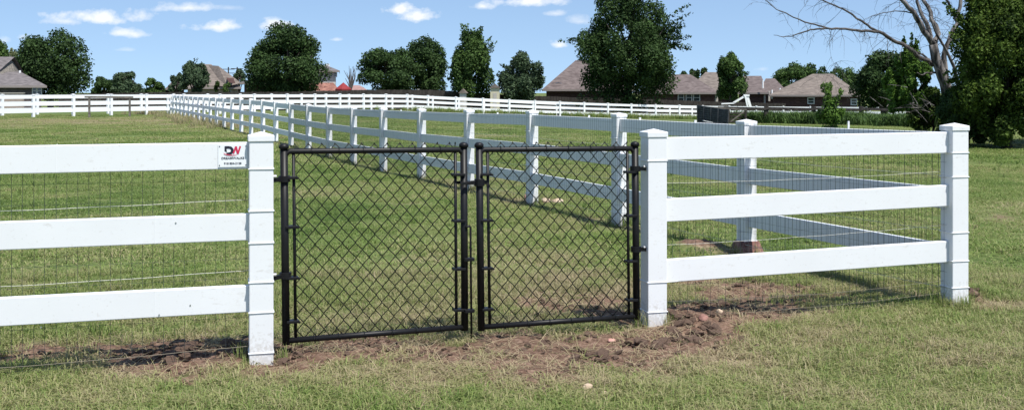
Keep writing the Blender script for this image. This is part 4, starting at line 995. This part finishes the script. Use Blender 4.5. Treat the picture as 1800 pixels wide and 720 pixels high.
# red umbrella
c = at(603.5, 146, 104); um = thing('patio_umbrella', 'red patio umbrella beside the rust roofed wing', 'umbrella', (c.x, 104, float(terrain(c.x, 104))))
b = MB(); n = 8; top = at(603.5, 145, 104); e = 12; rim = [(top.x + .8 * math.cos(2 * math.pi * i / n), 104 + 1.0 * math.sin(2 * math.pi * i / n), at(0, 156.5, 104).z) for i in range(n)]
b.add([tuple(top)] + rim + [(p[0], p[1], p[2] - .22) for p in rim], [(0, 1 + i, 1 + (i + 1) % n) for i in range(n)] + [(1 + i, 9 + i, 9 + (i + 1) % n, 1 + (i + 1) % n) for i in range(n)]); b.build('canopy', M['red'], um)
MB().tube([(c.x, 104, float(terrain(c.x, 104))), (c.x, 104, top.z)], .03, 6).build('pole', M['dark_metal'], um)
hiphouse('house', 'distant house with a pinkish tiled roof right of the red umbrella', 611, 646, 150, 9, 158.5, 150, 619, 632, 'brick_tan', 'tile', g=-1.2)
# shed and small things mid
def shed(name, label, px0, px1, py0, py1, Y, m):
    A = at(px0, py0, Y); B = at(px1, py1, Y); g = float(terrain(A.x, Y)); root = thing(name, label, 'shed', ((A.x + B.x) / 2, Y, g)); w_ = B.x - A.x
    MB().box(((A.x + B.x) / 2, Y + 1, (g + A.z - .3) / 2), (w_, 2, A.z - .3 - g)).build('wall', M[m], root)
    xm = (A.x + B.x) / 2; z = A.z - .3; o = .12
    MB().add([(A.x - o, Y - o, z), (B.x + o, Y - o, z), (A.x - o, Y + 2 + o, z), (B.x + o, Y + 2 + o, z), (xm, Y - o, A.z + .1), (xm, Y + 2 + o, A.z + .1)], [(0, 1, 4), (2, 5, 3), (0, 4, 5, 2), (1, 3, 5, 4), (0, 2, 3, 1)]).build('roof', M['shingle_tan'], root)
    MB().box((xm, Y - .02, (g + z) / 2 - .1), (w_ * .4, .03, (z - g) * .7)).build('door', M['trim'], root)
M['cream'] = mat('cream_paint', (.50, .46, .33), .6)[0]
shed('garden_shed', 'small cream garden shed between two trees', 862, 878, 149, 172, 94, 'cream')
shed('playhouse', 'little pale playhouse under the tall ragged tree', 808, 819, 158, 172, 93, 'siding')
c = at(745, 155, 112); g_ = float(terrain(c.x, 112)); tl = thing('travel_trailer', 'long low white trailer roof beyond the dark trees', 'trailer', (c.x, 112, g_)); A = at(732, 152.5, 112); B = at(759, 162, 112)
MB().box(((A.x + B.x) / 2, 113, (A.z + g_ + .5) / 2), (B.x - A.x, 2, A.z - g_ - .5)).build('body', M['white'], tl, bevel=.15)
for px_ in (738, 752): p = at(px_, 160, 112); MB().tube([(p.x, 111.9, g_ + .3), (p.x, 112.2, g_ + .3)], .3, 12).build('wheel', M['dark_metal'], tl)
# house behind the largest tree
h4, r4, _ = hiphouse('brick_house', 'dark brick house with a steep brown roof and satellite dish left of the largest tree', 953, 1120, 104, 12, 157.5, 106, 1012, 1060, 'brick_dark', 'shingle', g=-1.2)
p = at(981, 149, 105.2); dsh = MB(); dsh.tube([p + Vector((0, .1, -.5)), p], .03, 6); dsh.build('dish_mast', M['white'], r4)
d = MB(); ring = [(p + Vector((.42 * math.cos(a), -.15 - .0, .25 * math.sin(a)))) for a in np.linspace(0, 6.283, 17)[:-1]]; d.add([tuple(p + Vector((0, .05, 0)))] + [tuple(q) for q in ring], [(0, 1 + i, 1 + (i + 1) % 16) for i in range(16)]); d.build('satellite_dish', M['white'], r4)
# right houses
h5, r5, _ = hiphouse('brick_house', 'long brown roofed brick house right of the largest tree with three windows', 1120, 1264, 112, 11, 163, 131, 1170, 1214, 'brick_dark', 'shingle', wins=[(1192, 1202, 165, 178), (1206, 1216, 165, 178), (1219, 1230, 165, 178)], g=-1.7)
MB().beam(at(1259, 164, 112.6), at(1259, 182, 112.6), .35, .3, up=(0, 1, 0)).build('porch_post', M['trim'], h5)
h5b, r5b, _ = hiphouse('brick_house', 'brown roof rising behind the long brown roofed house', 1205, 1300, 128, 12, 162, 127, 1240, 1275, 'brick_dark', 'shingle_tan', g=-1.8)
h6, r6, _ = hiphouse('brick_house', 'brown gabled brick house with a white drainpipe right of the slim tree', 1292, 1352, 118, 12, 163, 133.5, 1297, 1338, 'brick_dark', 'shingle', g=-1.8)
h6b, r6b, _ = hiphouse('brick_house', 'small brown hipped roof left of the pyramid roofed house', 1334, 1384, 122, 10, 161, 138, 1346, 1362, 'brick_dark', 'shingle', g=-1.8)
vent(r6, 1341, 141, 117, .9, .09); MB().beam(at(1344, 163, 117.8), at(1344, 182, 117.8), .2, .2, up=(0, 1, 0)).build('drainpipe', M['trim'], h6); MB().beam(at(1352, 160, 117.4), at(1352, 178, 117.4), .2, .2, up=(0, 1, 0)).build('drainpipe', M['trim'], h6)
h7, r7, _ = hiphouse('brick_house', 'reddish brick house with a wide pyramid shaped brown roof', 1352, 1516, 105, 12, 167, 130, 1428, 1464, 'brick_dark', 'shingle_tan', wins=[(1420, 1431, 172, 182), (1496, 1506, 174, 184)], g=-1.9)
MB().beam(at(1411, 168, 105.6), at(1411, 186, 105.6), .3, .3, up=(0, 1, 0)).build('porch_post', M['trim'], h7)
for a, b_y in ((1443, 133), (1449, 133.5)): p = at(a, b_y, 109.5); MB().box(p, (.45, .3, .2)).build('roof_vent', M['white'], r7)
vent(r7, 1371, 155, 106.5, .9, .09); vent(r7, 1357, 158, 105.5, .9, .08)
# far background hedge line trees so the horizon is closed
for i, (a, b_, t, Yv, lf_) in enumerate([(150, 330, 152, 190, 'leaf_grey'), (600, 660, 150, 185, 'leaf_mid'), (940, 1010, 128, 0, ''), (1460, 1560, 130, 160, 'leaf_mid'), (-80, 60, 140, 180, 'leaf_mid')]):
    if not Yv: continue
    tree('tree', ['distant low treeline tree in the open gap at the left', 'distant low tree beyond the pinkish roof', '', 'distant tree right of the pyramid roof row', 'distant tree behind the far left house'][i], a, b_, t, 175, Yv, leaf=lf_, n=4500, size=.45, seed=500 + i, nl=30, flat=2, depth=.5, lr=(.15, .3))
# bare small tree near the red umbrella
bt = thing('bare_tree', 'small bare branched tree right of the red umbrella', 'tree', (at(617, 165, 120).x, 120, -1.0)); mb = MB(); r = random.Random(8)
for k in range(16):
    s = at(617, 160, 120); e = at(617 + r.gauss(0, 7), r.uniform(114, 140), 120); mb.tube([s, s.lerp(e, .5) + Vector((r.gauss(0, .15), 0, .1)), e], [.07, .05, .02], 5)
mb.tube([at(617, 175, 120), at(617, 158, 120)], [.14, .1], 6); mb.build('trunk', M['deadtwig'], bt)
# utility poles
for px_, lab in ((401.5, 'utility pole with a crossarm above the tan roofed house'), (417, 'thin utility pole between the tan roof and the broad tree')):
    c = at(px_, 118, 190); pr = thing('utility_pole', lab, 'pole', (c.x, 190, -1.5)); MB().tube([(c.x, 190, -1.6), tuple(c)], [.16, .11], 7).build('pole', M['dark_wood'], pr)
    for dz in ((.4, 1.1) if px_ < 410 else (.3,)): MB().beam(c + Vector((-1.1, 0, -dz)), c + Vector((1.1, 0, -dz)), .12, .12).build('crossarm', M['dark_wood'], pr)

# dark privacy fence
def woodfence(name, label, pl, tops):
    P = [Vector((at(a, 0, Y).x, Y, 0)) for a, Y in pl]; root = thing(name, label, 'fence', (P[len(P) // 2].x, P[len(P) // 2].y, float(terrain(P[len(P) // 2].x, P[len(P) // 2].y))))
    for i in range(len(P) - 1):
        b = MB(); L = (P[i + 1] - P[i]).length; n = max(2, int(L / .15)); za = at(0, tops[i], P[i].y).z; zb = at(0, tops[i + 1], P[i + 1].y).z; d = (P[i + 1] - P[i]).normalized()
        for k in range(n):
            t = (k + .5) / n; q = P[i].lerp(P[i + 1], t); g = float(terrain(q.x, q.y)); zt_ = za + (zb - za) * t + random.uniform(-.02, .02)
            b.box((q.x, q.y + (k % 2) * .012, (g + zt_) / 2), (L / n * .96, .02, zt_ - g), math.atan2(d.y, d.x))
        b.build('board_panel', M['dark_wood'], root)
    for i in range(0, len(P)):
        q = P[i]; za = at(0, tops[i], q.y).z; MB().box((q.x, q.y + .08, (za - 2) / 2), (.12, .12, za + 2)).build('post', M['dark_wood'], root)
woodfence('privacy_fence', 'dark weathered board fence behind the far white fences', [(104, 86), (200, 88), (285, 90), (400, 91.5), (520, 92.5), (640, 93.5), (760, 96), (880, 98), (1000, 100), (1120, 101), (1240, 102.5), (1380, 103)], [166, 163.5, 162, 162, 161.5, 158, 158, 166, 171, 174, 178, 182])

# hitching rail
hr = thing('hitching_rail', 'long grey wooden rail on two posts in the left pasture', 'rail', (at(195, 200, 56).x, 56, float(terrain(-21, 56))))
MB().beam(at(149, 170.5, 56), at(234, 171, 57.5), .08, .10).build('top_rail', M['grey_wood'], hr)
for px_, Yq, bt_ in ((157, 56.1, 204), (228, 57.4, 206)): MB().beam(at(px_, 172, Yq), at(px_, bt_ + 2, Yq), .09, .09, up=(0, 1, 0)).build('post', M['grey_wood'], hr)
# old wooden rail on the right
orl = thing('post_rail_fence', 'old dark wooden rail on rough posts standing in the weeds', 'fence', (at(1430, 210, 59).x, 59, -.5))
for a, b_ in ((1262, 1347), (1347, 1430), (1430, 1514), (1514, 1618)):
    MB().beam(at(a, 189.5 + (a - 1262) * .008, 59), at(b_, 190.5 + (b_ - 1262) * .010, 59), .06, .14).build('rail', M['dark_wood'], orl)
    MB().beam(at(a, 212 + (a - 1262) * .03, 59), at(b_, 213 + (b_ - 1262) * .035, 59), .06, .12).build('rail', M['dark_wood'], orl)
for px_ in (1276, 1347, 1430, 1514, 1610): MB().beam(at(px_, 187, 59.1), at(px_, 226, 59.1), .22, .16, up=(0, 1, 0)).build('post', M['dark_wood'], orl)
# livestock crate panel
lp = thing('slatted_gate_panel', 'dark grey slatted livestock panel leaning at an angle behind the fence', 'panel', (at(1250, 214, 55).x, 55, -.3))
a0, a1, b0_, b1_ = at(1225, 186, 56.5), at(1280, 195, 54.5), at(1226, 214, 56.5), at(1279, 220, 54.5)
for i in range(8):
    t = i / 7; MB().beam(a0.lerp(b0_, t), a1.lerp(b1_, t), .04, .085 if i not in (0, 7) else .10).build('slat', M['dark_metal'], lp)
MB().add([a0 + Vector((0, .05, 0)), a1 + Vector((0, .05, 0)), b1_ + Vector((0, .05, 0)), b0_ + Vector((0, .05, 0)), a0 + Vector((0, .07, 0)), a1 + Vector((0, .07, 0)), b1_ + Vector((0, .07, 0)), b0_ + Vector((0, .07, 0))], [(3, 2, 1, 0), (4, 5, 6, 7), (0, 1, 5, 4), (1, 2, 6, 5), (2, 3, 7, 6), (3, 0, 4, 7)]).build('backing_sheet', M['dark_wood'], lp)
for s in (0, .22, .45, .68, 1): MB().beam(a0.lerp(a1, s) + Vector((0, -.045, .03)), b0_.lerp(b1_, s) + Vector((0, -.045, -.03)), .07, .04, up=(1, 0, 0)).build('upright', M['dark_metal'], lp)
MB().beam(at(1226, 187, 57.5), at(1312, 193, 57.3), .5, .06).build('top_board', M['grey_wood'], lp)
MB().beam(at(1236, 212, 54.0), at(1252, 215, 54.0), .3, .03).build('base_plate', M['white'], lp)
lp2 = thing('slatted_gate_panel', 'second dark panel frame standing right of the leaning slatted one', 'panel', (at(1295, 214, 58).x, 58, -.4))
for yy in (199, 204, 209, 214): MB().beam(at(1281, yy, 58.2), at(1311, yy + .5, 58.2), .04, .09).build('slat', M['dark_wood'], lp2)
for xx in (1281, 1311): MB().beam(at(xx, 190, 58), at(xx, 218, 58), .10, .10, up=(0, 1, 0)).build('upright', M['dark_wood'], lp2)
MB().beam(at(1284, 214, 57.9), at(1308, 196, 57.9), .05, .06).build('brace', M['grey_wood'], lp2)
# white jump stand
js = thing('jump_standard', 'white angled frame shaped like a steep triangle standing at the far fence', 'frame', (at(1308, 186, 84).x, 84, float(terrain(18, 84))))
for a, b_, w_ in ((at(1289, 181, 84), at(1311, 168, 84), .14), (at(1319, 188, 84), at(1313, 168, 84), .20), (at(1314, 188, 83.7), at(1310, 169, 83.7), .12)): MB().beam(a, b_, .12, w_, up=(0, 0, 1) if a.x < at(1300, 0, 84).x else (1, 0, 0)).build('leg', M['white'], js)
MB().beam(at(1307, 167.5, 84), at(1317, 168, 84), .2, .14).build('top_bar', M['white'], js)
MB().beam(at(1268, 182.5, 84), at(1291, 181.5, 84), .12, .10).build('foot_bar', M['white'], js)

# ------------------------------------------------------------------ camera, light, world
cam = bpy.data.cameras.new('camera'); cam.sensor_width = 36; cam.lens = 36 * F / 1800; cam.shift_y = -(360 - HY) / 1800; cam.clip_end = 6000; cam.clip_start = .05
co = bpy.data.objects.new('camera', cam); COL.objects.link(co); co.location = (0, 0, CAMZ); co.rotation_euler = (R(90), 0, 0); scene.camera = co
SUN_EL, az = 64, (.62, -.78)
d = Vector((az[0], az[1], 0)).normalized() * math.cos(R(SUN_EL)) + Vector((0, 0, math.sin(R(SUN_EL))))
sl = bpy.data.lights.new('sun', 'SUN'); sl.energy = 5.0; sl.angle = R(.53); sl.color = (1, .965, .90)
so = bpy.data.objects.new('sun', sl); COL.objects.link(so); so.rotation_euler = d.to_track_quat('Z', 'Y').to_euler()
w = bpy.data.worlds.new('World'); scene.world = w; w.use_nodes = True; nt = w.node_tree
sky = N(nt, 'ShaderNodeTexSky'); sky.sky_type = 'NISHITA'; sky.sun_disc = False; sky.sun_elevation = R(SUN_EL); sky.sun_rotation = math.atan2(az[0], az[1])
sky.air_density = 1.0; sky.dust_density = .6; sky.ozone_density = 2.0; sky.altitude = 200
_tc = N(nt, 'ShaderNodeTexCoord'); _mp = N(nt, 'ShaderNodeMapping'); _mp.inputs['Location'].default_value = (0, 0, .14); _mp.inputs['Scale'].default_value = (1, 1, .9)
nt.links.new(_tc.outputs['Generated'], _mp.inputs[0]); nt.links.new(_mp.outputs[0], sky.inputs['Vector'])
bg = nt.nodes['Background']; bg.inputs['Strength'].default_value = .122
nt.links.new(sky.outputs[0], bg.inputs['Color'])
tc = N(nt, 'ShaderNodeTexCoord'); sx = N(nt, 'ShaderNodeSeparateXYZ'); nt.links.new(tc.outputs['Generated'], sx.inputs[0])
def mth(op, a, b=None, c=None, clamp=False):
    n = N(nt, 'ShaderNodeMath', operation=op); n.use_clamp = clamp
    for i, v in enumerate((a, b, c)):
        if v is None: continue
        if isinstance(v, (int, float)): n.inputs[i].default_value = v
        else: nt.links.new(v, n.inputs[i])
    return n.outputs[0]
ys = mth('MAXIMUM', sx.outputs['Y'], .05); U_ = mth('DIVIDE', sx.outputs['X'], ys); V_ = mth('DIVIDE', sx.outputs['Z'], ys)
comb = N(nt, 'ShaderNodeCombineXYZ'); nt.links.new(U_, comb.inputs[0]); nt.links.new(mth('MULTIPLY', V_, 1.35), comb.inputs[1])
nz = N(nt, 'ShaderNodeTexNoise'); nz.inputs['Scale'].default_value = 46; nz.inputs['Detail'].default_value = 8; nz.inputs['Roughness'].default_value = .58; nt.links.new(comb.outputs[0], nz.inputs['Vector'])
nzv = mth('MULTIPLY_ADD', nz.outputs['Fac'], 2.6, -1.3)
tot = None; btot = None
for (px_, py_, rx, ry, s_) in [(175, 33, 105, 20, 1.1), (120, 38, 55, 12, .7), (215, 59, 56, 13, .9), (330, 14, 75, 14, .9), (400, 14, 40, 8, .3), (385, 48, 62, 14, 1.0), (490, 42, 42, 17, 1.25), (702, 18, 34, 18, 1.3), (738, 31, 46, 19, 1.4), (848, 12, 28, 12, 1.0),
                         (925, 4, 88, 16, 1.1), (985, 80, 20, 12, 1.0), (975, 24, 26, 9, .6), (592, 70, 16, 5, .5), (1012, 38, 26, 13, .5), (40, 66, 14, 9, .5), (8, 72, 14, 9, .4), (222, 88, 24, 5, .3), (1340, 122, 14, 5, .25), (-300, 60, 150, 20, .9), (2100, 20, 160, 24, .9)]:
    u0 = (px_ - CX) / F; v0 = (HY - py_) / F
    du = mth('MULTIPLY', mth('SUBTRACT', U_, u0), F / rx); dv = mth('MULTIPLY', mth('SUBTRACT', V_, v0), F / ry)
    low = mth('MULTIPLY_ADD', mth('MINIMUM', dv, 0), .6, dv)           # flatter bases
    dist = mth('SQRT', mth('ADD', mth('MULTIPLY', du, du), mth('MULTIPLY', low, low)))
    m_ = mth('MULTIPLY', mth('MULTIPLY_ADD', mth('SUBTRACT', mth('ADD', nzv, .62), dist), 1.2, .30, True), s_)
    tot = m_ if tot is None else mth('MAXIMUM', tot, m_)
front = mth('GREATER_THAN', sx.outputs['Y'], .06)
fac = mth('MULTIPLY', mth('MULTIPLY', mth('MINIMUM', tot, 1.0), .95), front)
bg2 = N(nt, 'ShaderNodeBackground'); bg2.inputs['Color'].default_value = (.90, .93, .97, 1); bg2.inputs['Strength'].default_value = .80
ms = N(nt, 'ShaderNodeMixShader'); nt.links.new(fac, ms.inputs[0]); nt.links.new(bg.outputs[0], ms.inputs[1]); nt.links.new(bg2.outputs[0], ms.inputs[2])
nt.links.new(ms.outputs[0], nt.nodes['World Output'].inputs['Surface'])
vs_ = scene.view_settings; vs_.view_transform = 'Standard'; vs_.look = 'None'; vs_.exposure = .50; vs_.gamma = 1; vs_.use_curve_mapping = False
scene.cycles.max_bounces = 5; scene.cycles.diffuse_bounces = 3; scene.cycles.transparent_max_bounces = 4; scene.cycles.use_denoising = True
